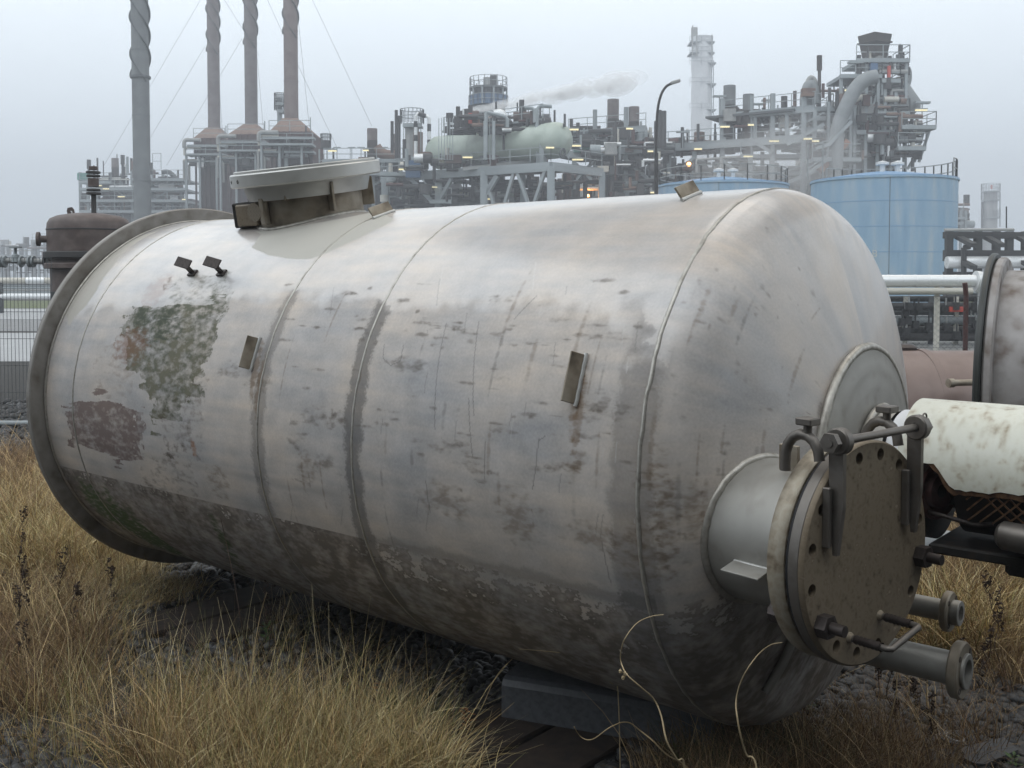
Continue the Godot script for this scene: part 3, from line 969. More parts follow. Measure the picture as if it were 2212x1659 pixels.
func drive(v):
	# centre nozzle with its reinforcing pad, and the cream-painted drive that is bolted to it
	var pad = []
	for k in 12:
		var r = lerp(0.17, 0.365, k / 11.0)
		var s = S5 + HH
		while head_radius(s - S5) < r and s > S5: s -= 0.002
		pad.append(Vector2(r, s + 0.020))
	pad.append(Vector2(0.372, pad[-1].y - 0.012))
	pad.append(Vector2(0.372, pad[-1].y - 0.03))
	var rev = pad.duplicate()
	rev.reverse()
	part(v, "reinforcing_pad", lathe(rev, 96), M.steel, aim(Vector3(0, AX, 0), Vector3.RIGHT))
	part(v, "pad_weld", bead_ring(0.374, 0.015, 96, 3), M.weld, aim(Vector3(pad[11].y - 0.012, AX, 0), Vector3.RIGHT))
	part(v, "centre_nozzle", lathe([Vector2(0.185, 1.45), Vector2(0.176, 1.60)], 48), M.steel, aim(Vector3(0, AX, 0), Vector3.RIGHT))
	part(v, "pad_weld", bead_ring(0.186, 0.012, 64, 5), M.weld, aim(Vector3(1.545, AX, 0), Vector3.RIGHT))
	part(v, "drive_gap", lathe([Vector2(0.160, 1.58), Vector2(0.160, 1.625)], 40), M.gasket, aim(Vector3(0, AX, 0), Vector3.RIGHT))
	part(v, "drive_collar", lathe([Vector2(0.15, 1.612), Vector2(0.178, 1.612), Vector2(0.182, 1.616), Vector2(0.182, 1.70), Vector2(0.15, 1.70)], 48), M.white_paint, aim(Vector3(0, AX, 0), Vector3.RIGHT))
	var nz = noise(6.0, 77, 3)
	var lo = func(s): return deg_to_rad(-100.0)
	var hi = func(s):
		var e = 74.0 if s < 1.78 else lerp(74.0, 92.0, clamp((s - 1.78) / 0.05, 0.0, 1.0)) - 5.0 * clamp((s - 1.9) / 0.2, 0.0, 1.0)
		return deg_to_rad(e + (2.0 if s < 1.78 else 3.0) * nz.get_noise_1d(s * 2.2))
	part(v, "drive_cover", shell_arc(0.222, 0.006, 1.668, 2.75, lo, hi, 70), M.cream)
	var hi2 = func(s): return hi.call(s) + deg_to_rad(3.0 + 5.0 * abs(nz.get_noise_1d(s * 2.0 + 90.0)) if s > 1.77 else 0.4)
	part(v, "rusted_edge", shell_arc(0.2185, 0.003, 1.70, 2.75, func(s): return hi.call(s) - 0.03, hi2, 70), M.rust_edge)
	part(v, "drive_body", lathe([Vector2(0.0, 1.66), Vector2(0.105, 1.66), Vector2(0.105, 1.80), Vector2(0.170, 1.82), Vector2(0.170, 2.7), Vector2(0, 2.7)], 40), M.tar, aim(Vector3(0, AX, 0), Vector3.RIGHT))
	part(v, "drive_frame", lathe([Vector2(0.12, 1.70), Vector2(0.205, 1.70), Vector2(0.205, 1.73), Vector2(0.12, 1.73)], 40, -0.3, 3.4), M.tar, aim(Vector3(0, AX, 0), Vector3.RIGHT))
	part(v, "drive_base", bevel_box(Vector3(0.9, 0.03, 0.30), 0.006), M.tar, Transform3D(Basis.IDENTITY, Vector3(2.2, AX - 0.20, 0.02)))
	part(v, "drive_tray", bevel_box(Vector3(0.40, 0.010, 0.24), 0.002), M.bright_steel, Transform3D(Basis.IDENTITY, Vector3(1.86, AX - 0.225, -0.05)))
	part(v, "drive_wheel", lathe([Vector2(0.02, 0.03), Vector2(0.05, 0.03), Vector2(0.055, 0.012), Vector2(0.078, 0.012), Vector2(0.082, 0.024), Vector2(0.088, 0.02), Vector2(0.088, -0.02), Vector2(0, -0.02)], 32), M.red_wheel, aim(Vector3(1.745, AX - 0.035, 0.115), Vector3(1, 0, 0.35)))
	# expanded metal guard
	var st = begin()
	for i in 26:
		for k in 2:
			var pr = null
			for j in 7:
				var s = 1.90 + i * 0.033 + (j * 0.0165) * (1 if k else -1)
				var a = deg_to_rad(90.0 + j * 4.5)
				if s < 1.86 or s > 2.7: 
					pr = null
					continue
				var q = vloc(s, 0.212, a)
				if pr != null: st_bar(st, pr, q, 0.0045)
				pr = q
	part(v, "mesh_guard", st.commit(), M.rust_edge)
	# cable and the end of a small motor below
	part(v, "cable", sweep(spline([vloc(1.72, 0.17, deg_to_rad(125)), vloc(1.80, 0.205, deg_to_rad(118)), vloc(1.88, 0.21, deg_to_rad(121)), vloc(1.93, 0.20, deg_to_rad(120))]), 0.007, 8), M.bolt)
	part(v, "motor_end", lathe([Vector2(0, 0), Vector2(0.030, 0.0), Vector2(0.040, 0.012), Vector2(0.040, 0.07), Vector2(0.034, 0.085), Vector2(0, 0.09)], 24), M.rod, aim(vloc(1.955, 0.235, deg_to_rad(121)), Vector3(1, 0, 0.2)))
	for q in [[1.98, 0.06], [2.05, 0.10]]:
		part(v, "base_bolt", plate(hexagon(0.045), 0.05), M.tar, Transform3D(Basis(Vector3.RIGHT, PI / 2), Vector3(q[0], AX - 0.235, q[1])))

# ---------------------------------------------------------------- ground, stones and plants
func stone_mesh(seed):
	# a rounded, slightly flat pebble of about unit size
	var nz = noise(0.9, seed, 2)
	var r2 = RandomNumberGenerator.new()
	r2.seed = seed
	var sc = Vector3(r2.randf_range(0.9, 1.25), r2.randf_range(0.5, 0.75), r2.randf_range(0.7, 1.0))
	var v = PackedVector3Array()
	var n = PackedVector3Array()
	var ix = PackedInt32Array()
	var rings = 4
	var seg = 7
	for i in rings + 1:
		var b = PI * i / rings
		for j in seg:
			var a = TAU * (j + 0.5 * (i % 2)) / seg
			var d = Vector3(sin(b) * cos(a), cos(b), sin(b) * sin(a))
			var k = 0.5 * (1.0 + 0.30 * nz.get_noise_3dv(d * 1.6))
			v.append(d * k * sc)
			n.append((d / sc).normalized())
	for i in rings:
		for j in seg:
			var a = i * seg + j
			var b = i * seg + (j + 1) % seg
			ix.append_array([a, b + seg, b, a, a + seg, b + seg])
	return arrays(v, n, null, ix)
var tufts := []
func tuft_mesh(seed, blades, h, spread, lean, w, cols):
	var r2 = RandomNumberGenerator.new()
	r2.seed = seed
	var v = PackedVector3Array()
	var n = PackedVector3Array()
	var c = PackedColorArray()
	var ix = PackedInt32Array()
	for k in blades:
		var a = r2.randf() * TAU
		var p = Vector3(cos(a), 0, sin(a)) * spread * sqrt(r2.randf())
		var d = Vector3(cos(a + r2.randf_range(-1, 1)), 0, sin(a + r2.randf_range(-1, 1)))
		var hh = h * r2.randf_range(0.45, 1.1)
		var le = lean * r2.randf_range(0.1, 1.3) * hh
		var ww = w * r2.randf_range(0.6, 1.3)
		var side = Vector3(-d.z, 0, d.x).rotated(Vector3.UP, r2.randf_range(-1.2, 1.2)) * ww
		var col = cols[r2.randi() % cols.size()]
		col = col * r2.randf_range(0.7, 1.2)
		var droop = r2.randf_range(0.0, 0.35)
		var b0 = v.size()
		for i in 5:
			var t = i / 4.0
			var q = p + Vector3(0, hh * (t - droop * t * t * t), 0) + d * le * t * t
			var wd = side * (1.0 - t * 0.85)
			v.append(q - wd); v.append(q + wd)
			var nn = side.cross(Vector3(0, 1, 0) + d * lean * t * 2.0).normalized()
			n.append(nn); n.append(nn)
			c.append(col); c.append(col)
		for i in 4:
			var z = b0 + 2 * i
			ix.append_array([z, z + 3, z + 1, z, z + 2, z + 3])
	return arrays(v, n, null, ix, c)
func stuff(called):
	var o = Node3D.new()
	o.name = numbered(called)
	add_child(o)
	o.set_meta("kind", "stuff")
	return o
func scatter(parent, called, mesh, m, xfs, cols):
	var mm = MultiMesh.new()
	mm.transform_format = MultiMesh.TRANSFORM_3D
	mm.use_colors = true
	mm.mesh = mesh
	mm.instance_count = xfs.size()
	for i in xfs.size():
		mm.set_instance_transform(i, xfs[i])
		mm.set_instance_color(i, cols[i])
	var o = MultiMeshInstance3D.new()
	o.name = called
	o.multimesh = mm
	o.material_override = m
	parent.add_child(o, true)
	o.set_meta("kind", "stuff")
	return o
func blocked(x, z):
	# under the timbers and the black block nothing grows
	var p = Vector3(x, 0, z)
	var q = p - Vector3(0.20, 0, -3.80)
	if abs(q.dot(VD)) < 0.30 and abs(q.dot(VA)) < 0.62: return true
	q = p - Vector3(-1.27, 0, -5.14)
	if abs(q.dot(VD)) < 0.30 and abs(q.dot(VA)) < 0.6: return true
	return false
func make_ground():
	var st = begin()
	quad_out(st, Vector3(-260, 0, 30), Vector3(260, 0, 30), Vector3(260, 0, -400), Vector3(-260, 0, -400), Vector3.UP)
	var g = ground_piece("ground", st.commit(), M.ground)
	# road, its dark edge and the far verge beyond the fence
	var strip = func(called, z0, z1, y, m): ground_piece(called, sheet([Vector3(-160, 0, -z0), Vector3(60, 0, -z0), Vector3(60, 0, -z1), Vector3(-160, 0, -z1)], y), m)
	strip.call("road", 20.0, 30.0, 0.012, M.road)
	strip.call("kerb_strip", 31.0, 39.0, 0.008, M.road_dark)
	strip.call("far_road", 39.2, 52.0, 0.012, M.road)
	strip.call("grass_verge", 52.3, 68.0, 0.02, M.verge)
	ground_piece("concrete_pad", sheet([Vector3(2.0, 0, -6.3), Vector3(4.4, 0, -6.2), Vector3(4.6, 0, -7.1), Vector3(2.1, 0, -7.1)], 0.008), M.road)
	# stones
	var kinds = []
	for k in 6: kinds.append(stone_mesh(100 + k))
	var shown = 0
	var lists = []
	for k in 6: lists.append([[], []])
	var tries = 0
	var bare = noise(0.35, 21, 3)
	# each stone of the open patches in front is a piece of the ground
	var close = []
	while close.size() < 300:
		var px
		if rng.randf() < 0.42: px = [rng.randf_range(-10, 330), rng.randf_range(1440, 1680)]
		elif rng.randf() < 0.8: px = [rng.randf_range(1700, 2230), rng.randf_range(1440, 1680)]
		else: px = [rng.randf_range(940, 1140), rng.randf_range(1430, 1560)]
		var p = gnd(px[0], px[1])
		if blocked(p.x, p.z): continue
		var ok = true
		for q in close:
			if q.distance_to(p) < 0.034: ok = false
		tries += 1
		if not ok and tries < 9000: continue
		close.append(p)
	for p in close:
		var sz = rng.randf_range(0.045, 0.075)
		var tone = rng.randf_range(0.7, 1.25)
		var b = Basis.from_euler(Vector3(rng.randf_range(-.4, .4), rng.randf() * TAU, rng.randf_range(-.4, .4))) * Basis.from_scale(Vector3.ONE * sz)
		part(g, "stone", kinds[rng.randi() % 6], M.stone_set[rng.randi() % 4], Transform3D(b, Vector3(p.x, sz * 0.22, p.z)))
	var n = 0
	while n < 52000:
		var z = -3.1 - 10.5 * pow(rng.randf(), 1.7)
		var wide = -z * 0.53 + 0.5
		var x = rng.randf_range(-wide, wide)
		n += 1
		if blocked(x, z): continue
		var sz = (0.026 + 0.05 * pow(rng.randf(), 1.8)) * (1.0 + (-z - 3.0) * 0.07)
		var b = Basis.from_euler(Vector3(rng.randf_range(-.5, .5), rng.randf() * TAU, rng.randf_range(-.5, .5))) * Basis.from_scale(Vector3.ONE * sz)
		var k = rng.randi() % 6
		lists[k][0].append(Transform3D(b, Vector3(x, sz * rng.randf_range(0.0, 0.25), z)))
		var tone = rng.randf_range(0.55, 1.25)
		lists[k][1].append(Color(tone, tone * rng.randf_range(0.95, 1.02), tone * rng.randf_range(0.9, 1.06)))
	var gv = stuff("gravel")
	for k in 6: scatter(gv, "pebbles", kinds[k], M.stone, lists[k][0], lists[k][1])
func in_ell(p, e):
	return pow((p.x - e[0]) / e[2], 2) + pow((p.y - e[1]) / e[3], 2)
func make_grass():
	var straw = [L(.62, .49, .23), L(.52, .36, .15), L(.80, .68, .40), L(.38, .25, .11), L(.27, .26, .09), L(.68, .53, .25), L(.28, .16, .075)]
	var brown = [L(.25, .15, .07), L(.38, .26, .13), L(.13, .075, .04), L(.52, .38, .20)]
	var green = [L(.07, .10, .028), L(.10, .115, .035), L(.22, .17, .08)]
	var sets = []
	for k in 4: sets.append(tuft_mesh(300 + k, [11, 7, 14, 5][k], [0.42, 0.52, 0.34, 0.6][k], 0.08, [0.55, 0.4, 0.9, 0.35][k], [0.0014, 0.0012, 0.0017, 0.0016][k], straw))       # tall straw
	for k in 3: sets.append(tuft_mesh(310 + k, 22, 0.17, 0.09, 1.1, 0.0015, straw))        # low straw
	for k in 3: sets.append(tuft_mesh(320 + k, 16, 0.26, 0.07, 0.7, 0.0018, brown))        # brown
	for k in 2: sets.append(tuft_mesh(330 + k, 18, 0.13, 0.05, 1.0, 0.0018, green))        # green
	for k in 3: sets.append(tuft_mesh(340 + k, 9, 0.06, 0.10, 2.2, 0.0018, brown))         # flat litter
	var lists = []
	for k in sets.size(): lists.append([[], []])
	# [pixel centre x, y of the roots, half width, half height, count, first kind, kinds, size from, to]
	var beds = [
		[630, 1650, 370, 140, 390, 0, 4, 0.5, 1.0],
		[430, 1650, 200, 110, 90, 7, 3, 0.7, 1.25],
		[640, 1640, 320, 110, 150, 10, 2, 0.7, 1.4],
		[660, 1680, 420, 130, 500, 4, 3, 0.6, 1.3],
		[330, 1560, 230, 90, 90, 0, 4, 0.5, 0.85],
		[900, 1680, 260, 80, 330, 4, 3, 0.8, 1.3],
		[940, 1600, 150, 55, 110, 10, 2, 0.7, 1.2],
		[130, 1620, 170, 100, 55, 0, 4, 0.45, 0.85],
		[60, 1420, 190, 150, 420, 7, 3, 0.6, 1.1],
		[110, 1330, 150, 130, 260, 4, 3, 0.7, 1.3],
		[110, 1160, 210, 100, 900, 4, 3, 0.9, 1.9],
		[60, 1080, 180, 90, 700, 7, 3, 0.7, 1.5],
		[250, 1220, 110, 60, 220, 4, 3, 0.7, 1.3],
		[330, 1290, 110, 40, 90, 4, 3, 0.6, 1.1],
		[470, 1370, 240, 60, 60, 0, 4, 0.4, 0.7],
		[1720, 1690, 340, 100, 420, 7, 3, 0.5, 0.9],
		[1640, 1665, 200, 60, 180, 10, 2, 0.7, 1.3],
		[1900, 1640, 300, 100, 110, 7, 3, 0.5, 0.9],
		[2130, 1330, 190, 110, 1000, 4, 3, 1.0, 2.0],
		[2130, 1280, 190, 90, 900, 7, 3, 0.9, 1.7],
		[2190, 1420, 90, 80, 130, 7, 3, 0.6, 1.2],
		[1960, 1490, 200, 70, 90, 12, 3, 0.8, 1.2],
		[2000, 1600, 300, 120, 160, 12, 3, 0.8, 1.3],
		[120, 1560, 200, 120, 90, 12, 3, 0.8, 1.3],
		[700, 1480, 260, 70, 90, 12, 3, 0.8, 1.3],
		[1330, 1470, 220, 40, 40, 10, 2, 0.5, 1.0],
	]
	for b in beds:
		for k in b[4]:
			var a = rng.randf() * TAU
			var r = pow(rng.randf(), 0.6)
			var x = b[0] + cos(a) * r * b[2]
			var y = b[1] + sin(a) * r * b[3]
			var p = gnd(x, y)
			if p.z > -2.75 or blocked(p.x, p.z): continue
			var kind = b[5] + rng.randi() % b[6]
			var sc = rng.randf_range(b[7], b[8])
			var ba = Basis.from_euler(Vector3(rng.randf_range(-.32, .32), rng.randf() * TAU, rng.randf_range(-.32, .32)))
			lists[kind][0].append(Transform3D(ba * Basis.from_scale(Vector3(sc, sc * rng.randf_range(.85, 1.15), sc)), p))
			var tone = rng.randf_range(0.55, 1.2)
			lists[kind][1].append(Color(tone, tone, tone))
	var dg = stuff("dry_grass")
	for k in sets.size():
		if lists[k][0].size(): scatter(dg, "tufts", sets[k], M.straw, lists[k][0], lists[k][1])
func stalk(called, label, pix, z, r0, m, group = ""):
	# a single stem traced in the photograph, standing z metres away
	var pts = []
	for i in pix.size(): pts.append(at(pix[i][0], pix[i][1], z + 0.03 * sin(i * 1.7)))
	var base = pts[-1]
	base.y = -0.02
	if pts[-1].y > 0.02: pts.append(Vector3(pts[-1].x + 0.01, -0.01, pts[-1].z))
	pts.reverse()
	var o = thing(called, label, "plant", pts[0], group)
	var loc = []
	for p in spline(pts, 6): loc.append(p - pts[0])
	part(o, "stem", sweep(loc, r0, 7, r0 * 0.45), m)
	return [o, loc]
func weed(p, h, seed, label):
	# a dead branching weed with seed heads
	var r2 = RandomNumberGenerator.new()
	r2.seed = seed
	var o = thing("dead_weed", label, "plant", p, "dead brown weed stalks in the gravel")
	var lean = Vector3(r2.randf_range(-.25, .25), 1, r2.randf_range(-.2, .2))
	var main = []
	for k in 6: main.append(lean * h * k / 5.0 + Vector3(r2.randf_range(-.01, .01), 0, r2.randf_range(-.01, .01)) * k)
	part(o, "stem", sweep(spline(main, 3), 0.0028, 6, 0.0012), M.dead_brown if seed % 2 else M.stem)
	for k in 7:
		var t = r2.randf_range(0.3, 0.98)
		var a = r2.randf() * TAU
		var b = lean * h * t
		var e = b + Vector3(cos(a) * 0.16, 0.5 + r2.randf() * 0.3, sin(a) * 0.16) * h * 0.28
		part(o, "branch", sweep(spline([b, b.lerp(e, 0.5) + Vector3(cos(a), -.2, sin(a)) * 0.012, e], 3), 0.0017, 5, 0.0008), M.dead_brown)
		var st = begin()
		for j in 6:
			var q = b.lerp(e, r2.randf_range(0.45, 1.0)) + Vector3(r2.randf_range(-1, 1), r2.randf_range(-1, 1), r2.randf_range(-1, 1)) * 0.007
			var d = Vector3(r2.randf_range(-1, 1), r2.randf_range(-.3, 1), r2.randf_range(-1, 1)).normalized()
			st_bar(st, q, q + d * 0.011, 0.005)
		part(o, "seed_head", st.commit(), M.dead_brown).set_meta("kind", "stuff")
func leafy(p, h, n, seed, label, m, called = "green_plant"):
	var r2 = RandomNumberGenerator.new()
	r2.seed = seed
	var o = thing(called, label, "plant", p)
	part(o, "stem", sweep([Vector3.ZERO, Vector3(0.004, h * .5, 0.003), Vector3(0, h, 0)], 0.0025, 6, 0.0012), M.leaf if m == M.leaf else M.dead_brown)
	for k in n:
		var a = k * 2.4
		var y = h * (0.15 + 0.85 * k / n)
		var d = Vector3(cos(a), r2.randf_range(0.1, 0.7), sin(a)).normalized()
		var s = d.cross(Vector3.UP).normalized()
		var len = r2.randf_range(0.022, 0.045)
		var st = begin()
		var q = Vector3(0, y, 0)
		var up = s.cross(d)
		tri_out(st, q, q + d * len * .5 + s * len * .22 + up * .002, q + d * len * .5, up)
		tri_out(st, q, q + d * len * .5, q + d * len * .5 - s * len * .22 + up * .002, up)
		tri_out(st, q + d * len * .5 + s * len * .22 + up * .002, q + d * len - up * .004, q + d * len * .5, up)
		tri_out(st, q + d * len * .5 - s * len * .22 + up * .002, q + d * len * .5, q + d * len - up * .004, up)
		part(o, "leaf", st.commit(), m)
func make_plants():
	var a = stalk("bent_stem", "pale bent bare stem with seed pods in front of the black block", [[1433, 1328], [1405, 1332], [1375, 1347], [1350, 1380], [1341, 1410], [1342, 1432], [1355, 1458], [1385, 1485], [1412, 1510], [1428, 1545], [1440, 1600], [1462, 1640], [1480, 1670]], 2.66, 0.0026, M.stem_pale)
	for q in [[1340, 1450], [1350, 1455], [1346, 1464]]:
		var e = at(q[0], q[1], 2.66) - a[0].position
		part(a[0], "pod_stalk", sweep([at(1356, 1456, 2.66) - a[0].position, e], 0.0015, 5), M.stem_pale)
		part(a[0], "seed_pod", lathe([Vector2(0, -0.007), Vector2(0.004, -0.004), Vector2(0.0045, 0.002), Vector2(0, 0.007)], 8), M.stem_pale, Transform3D(Basis.IDENTITY, e))
	stalk("bent_stem", "pale curved bare stem rising in front of the dished head", [[1690, 1388], [1665, 1393], [1640, 1412], [1615, 1445], [1598, 1480], [1590, 1515], [1592, 1545], [1600, 1590], [1612, 1630], [1636, 1675]], 2.62, 0.0028, M.stem_pale)
	stalk("bent_stem", "thin brown arching stem over the dark timber", [[1240, 1570], [1255, 1592], [1280, 1597], [1320, 1570], [1355, 1560], [1385, 1580], [1410, 1600], [1440, 1630], [1490, 1668]], 3.1, 0.0028, M.stem)
	stalk("grass_stalk", "long straw stalk lying across the black block", [[1122, 1402], [1180, 1407], [1240, 1415], [1285, 1440], [1320, 1475], [1335, 1495]], 3.3, 0.002, M.stem_pale)
	stalk("grass_stalk", "straw stalk leaning over the left end of the block", [[1107, 1423], [1080, 1450], [1062, 1480], [1040, 1530], [1015, 1570], [1000, 1610]], 3.62, 0.002, M.stem)
	stalk("grass_stalk", "long straw stalk slanting over the timber edge", [[875, 1560], [900, 1585], [950, 1610], [1010, 1650], [1050, 1672]], 3.4, 0.003, M.stem_pale)
	stalk("grass_stalk", "tall straw stalk leaning right from the front grass", [[576, 1280], [560, 1340], [545, 1430], [530, 1530], [528, 1680]], 3.4, 0.0022, M.stem)
	stalk("grass_stalk", "tall thin reddish stalk against the vessel belly", [[477, 1120], [487, 1165], [505, 1250], [520, 1340], [535, 1420], [540, 1490]], 3.85, 0.0026, M.dead_brown)
	stalk("grass_stalk", "bare twig rising in front of the blind cover", [[1965, 1400], [1940, 1440], [1935, 1500], [1915, 1580], [1900, 1640]], 3.3, 0.003, M.stem)
	stalk("grass_stalk", "drooping straw blade curling in the front grass", [[850, 1600], [880, 1580], [910, 1590], [925, 1640], [930, 1680]], 3.35, 0.0025, M.stem_pale)
	var spots = [[75, 1390, .42], [120, 1330, .36], [30, 1420, .4], [160, 1400, .3], [60, 1500, .36], [40, 1240, .4], [240, 1350, .28], [580, 1420, .3], [620, 1400, .34], [2155, 1470, .36], [2170, 1430, .34], [2120, 1500, .24], [1985, 1560, .2], [1900, 1530, .24], [2060, 1500, .2], [1940, 1590, .22], [2010, 1640, .2]]
	var where = ["among the dry grass left of the vessel", "on the gravel beside the nozzle flanges"]
	for i in spots.size():
		var s = spots[i]
		weed(gnd(s[0], s[1]), s[2], 50 + i, "dead brown branching weed " + where[0 if s[0] < 1000 else 1])
	leafy(gnd(575, 1400), 0.13, 16, 4, "small green leafy weed in shade under the vessel", M.leaf)
	leafy(gnd(1745, 1545), 0.05, 12, 5, "low green weed beside the foot of the dished head", M.leaf)
	leafy(gnd(2190, 1668), 0.06, 12, 6, "low green weed by the broken grey board", M.leaf)
	leafy(gnd(1008, 1590), 0.10, 18, 7, "orange brown withered leafy weed left of the block", M.leaf_orange, "withered_plant")
	leafy(gnd(820, 1530), 0.10, 18, 8, "orange brown withered weed in the front grass", M.leaf_orange, "withered_plant")
func make_yard():
	# black plastic blocks and dark timbers that carry the vessel
	var bx = Vector3(0.925, 0, 0.381)
	for q in [[Vector3(0.37, 0, -3.77), bx, "black plastic bearing block with slotted top under the vessel's head end"], [Vector3(-0.56, 0, -5.04), VD, "black plastic bearing block in deep shade under the middle of the vessel"]]:
		var o = thing("bearing_block", q[2], "block", q[0] + Vector3(0, 0.028, 0))
		var d = q[1]
		o.basis = Basis(d, Vector3.UP, d.cross(Vector3.UP))
		var c = CSGCombiner3D.new()
		c.name = "block_body"
		o.add_child(c)
		var body = CSGPolygon3D.new()
		body.polygon = PackedVector2Array([Vector2(-.125, 0), Vector2(.125, 0), Vector2(.125, .118), Vector2(.112, .138), Vector2(.09, .145), Vector2(-.09, .145), Vector2(-.112, .138), Vector2(-.125, .118)])
		body.depth = 0.78
		body.material = M.plastic
		body.transform = Transform3D(Basis(Vector3(0, 0, -1), Vector3.UP, Vector3(1, 0, 0)), Vector3(0.39, 0, 0))
		c.add_child(body)
		for s in [-0.24, 0.0, 0.24]:
			var h = CSGBox3D.new()
			h.size = Vector3(0.13, 0.05, 0.035)
			h.material = M.plastic
			h.operation = CSGShape3D.OPERATION_SUBTRACTION
			h.position = Vector3(s, 0.135, 0.06 if q[1] == VD else -0.06)
			c.add_child(h)
	var k = 0
	for q in [[Vector3(0.20, 0, -3.80), 1.2, "under the black block"], [Vector3(-1.27, 0, -5.14), 1.15, "under the vessel's flange end"]]:
		for j in 2:
			var o = solo("timber_board", bevel_box(Vector3(0.27, 0.06, q[1] - 0.1 * j), 0.008), M.wood, ["dark brown wet timber board ", "shorter dark timber board alongside another "][j] + q[2], "timber", "", Transform3D(Basis(VD, Vector3.UP, VA), q[0] + VD * (-0.145 + 0.29 * j) + Vector3(0, -0.003, 0)))
	# litter on the gravel at the right
	var p = gnd(2062, 1597, 0.03)
	var w = thing("pipe_gasket", "grey lozenge gasket with a bright steel inner ring on gravel", "gasket", p)
	w.basis = Basis.from_euler(Vector3(0.12, 0.5, -0.1))
	part(w, "gasket_body", lathe(ring_prof(0.030, 0.062, 0.006, 0.001), 32), M.slate, Transform3D(Basis.from_scale(Vector3(1.25, 1, 0.8)), Vector3(0.018, 0, 0)))
	part(w, "inner_ring", lathe(ring_prof(0.027, 0.033, 0.011, 0.002), 32), M.silver)
	solo("broken_board", plate([Vector2(-.12, -.03), Vector2(-.09, -.05), Vector2(.10, -.045), Vector2(.13, .03), Vector2(-.08, .055), Vector2(-.10, .02), Vector2(-.125, .01)], 0.016), M.slate, "broken piece of flat grey board lying on gravel", "board", "", Transform3D(Basis.from_euler(Vector3(-PI / 2 + 0.1, 0.5, 0.05)), gnd(2135, 1625, 0.04)))
	right_side()
	left_side()
func right_side():
	# grey scrapped vessel cut by the right edge of the photograph
	var c = at(2262, 850, 5.9)
	var ax = Vector3(0.86, 0, 0.51).normalized()
	var v = thing("scrap_vessel", "rust-streaked grey vessel lying behind the cream drive, dark rimmed flange", "pressure vessel", Vector3(c.x, 0, c.z))
	v.basis = Basis(ax, Vector3.UP, ax.cross(Vector3.UP))
	var y = c.y
	part(v, "shell", lathe([Vector2(0, -0.25), Vector2(0.70, -0.25), Vector2(0.70, 1.7), Vector2(0, 1.7)], 64), M.grey_vessel, aim(Vector3(0, y, 0), Vector3.RIGHT))
	part(v, "end_flange", lathe(ring_prof(0.69, 0.80, 0.035, 0.008), 72), M.dark_rim, aim(Vector3(-0.30, y, 0), Vector3.RIGHT))
	part(v, "flange_collar", lathe(ring_prof(0.69, 0.775, 0.05, 0.01), 72), M.grey_vessel, aim(Vector3(-0.262, y, 0), Vector3.RIGHT))
	part(v, "ring_stiffener", lathe(ring_prof(0.69, 0.735, 0.05, 0.006), 72), M.grey_vessel, aim(Vector3(0.12, y, 0), Vector3.RIGHT))
	for s in [-0.1, 1.4]:
		part(v, "saddle", bevel_box(Vector3(0.16, y - 0.62, 1.0), 0.01), M.wood, Transform3D(Basis.IDENTITY, Vector3(s, (y - 0.62) / 2, 0)))
	# stub with a white flange, at the picture's edge
	part(v, "stub_flange", lathe(ring_prof(0.05, 0.085, 0.03, 0.004), 32), M.white_paint, Transform3D(ybasis(Vector3(-1, 0.1, 0.2)), Vector3(-0.36, y - 0.35, 0.62)))
	part(v, "stub_pipe", lathe([Vector2(0.05, -0.02), Vector2(0.05, 0.4)], 24), M.grey_vessel, Transform3D(ybasis(Vector3(1, 0.05, -0.5)), Vector3(-0.36, y - 0.35, 0.62)))
	# pink-brown cylinder behind the head
	var p0 = at(1880, 800, 7.6)
	var r = 0.55
	var top = at(1950, 757, 7.6).y
	var cy = top - r
	var q = thing("brown_cylinder", "pinkish brown painted cylinder lying between the two steel vessels", "tank", Vector3(p0.x, 0, p0.z))
	part(q, "shell", lathe([Vector2(0, 0), Vector2(r * 0.6, 0.03), Vector2(r, 0.1), Vector2(r, 3.2), Vector2(0, 3.2)], 56), M.pink_brown, aim(Vector3(-0.3, cy, 0), Vector3(1, 0, 0.02)))
	part(q, "seam_band", lathe(ring_prof(r - 0.01, r + 0.012, 0.05), 56), M.pink_brown, aim(Vector3(0.35, cy, 0), Vector3(1, 0, 0.02)))
	for s in [0.3, 2.3]:
		part(q, "saddle", bevel_box(Vector3(0.2, cy - r * 0.55, 0.8), 0.01), M.wood, Transform3D(Basis.IDENTITY, Vector3(s, (cy - r * 0.55) / 2, 0)))
	var sp = at(2075, 826, 7.6 - r) - Vector3(p0.x, 0, p0.z)
	part(q, "drain_stub", lathe([Vector2(0, 0), Vector2(0.022, 0), Vector2(0.022, 0.16), Vector2(0.03, 0.16), Vector2(0.03, 0.2), Vector2(0, 0.2)], 16), M.steel_tan, Transform3D(ybasis(Vector3(-1, 0, 0.25)), sp + Vector3(0.09, 0, 0)))
	part(q, "filler_cap", lathe([Vector2(0.12, 0), Vector2(0.12, 0.05), Vector2(0.09, 0.07), Vector2(0, 0.07)], 24), M.bolt, Transform3D(Basis.IDENTITY, Vector3(at(1990, 750, 7.6).x - p0.x - 0.12, top - 0.03, -0.1)))
	# chain-link fence with a cranked post
	var z = 14.0
	var f = thing("chain_link_fence", "chain-link fence with brown cranked steel posts behind the brown cylinder", "fence", Vector3(at(2086, 700, z).x, 0, -z))
	for x in [2086.0, 1790.0, 2382.0]:
		var b = at(x, 700, z)
		var tp = at(x, 637, z).y
		pipe(f, "post", Vector3(b.x, -0.1, -z), Vector3(b.x, tp, -z), 0.033, M.red_wheel)
		pipe(f, "post_arm", Vector3(b.x, tp - 0.01, -z), Vector3(b.x - 0.03, tp + 0.16, -z + 0.02), 0.033, M.red_wheel)
	var st = begin()
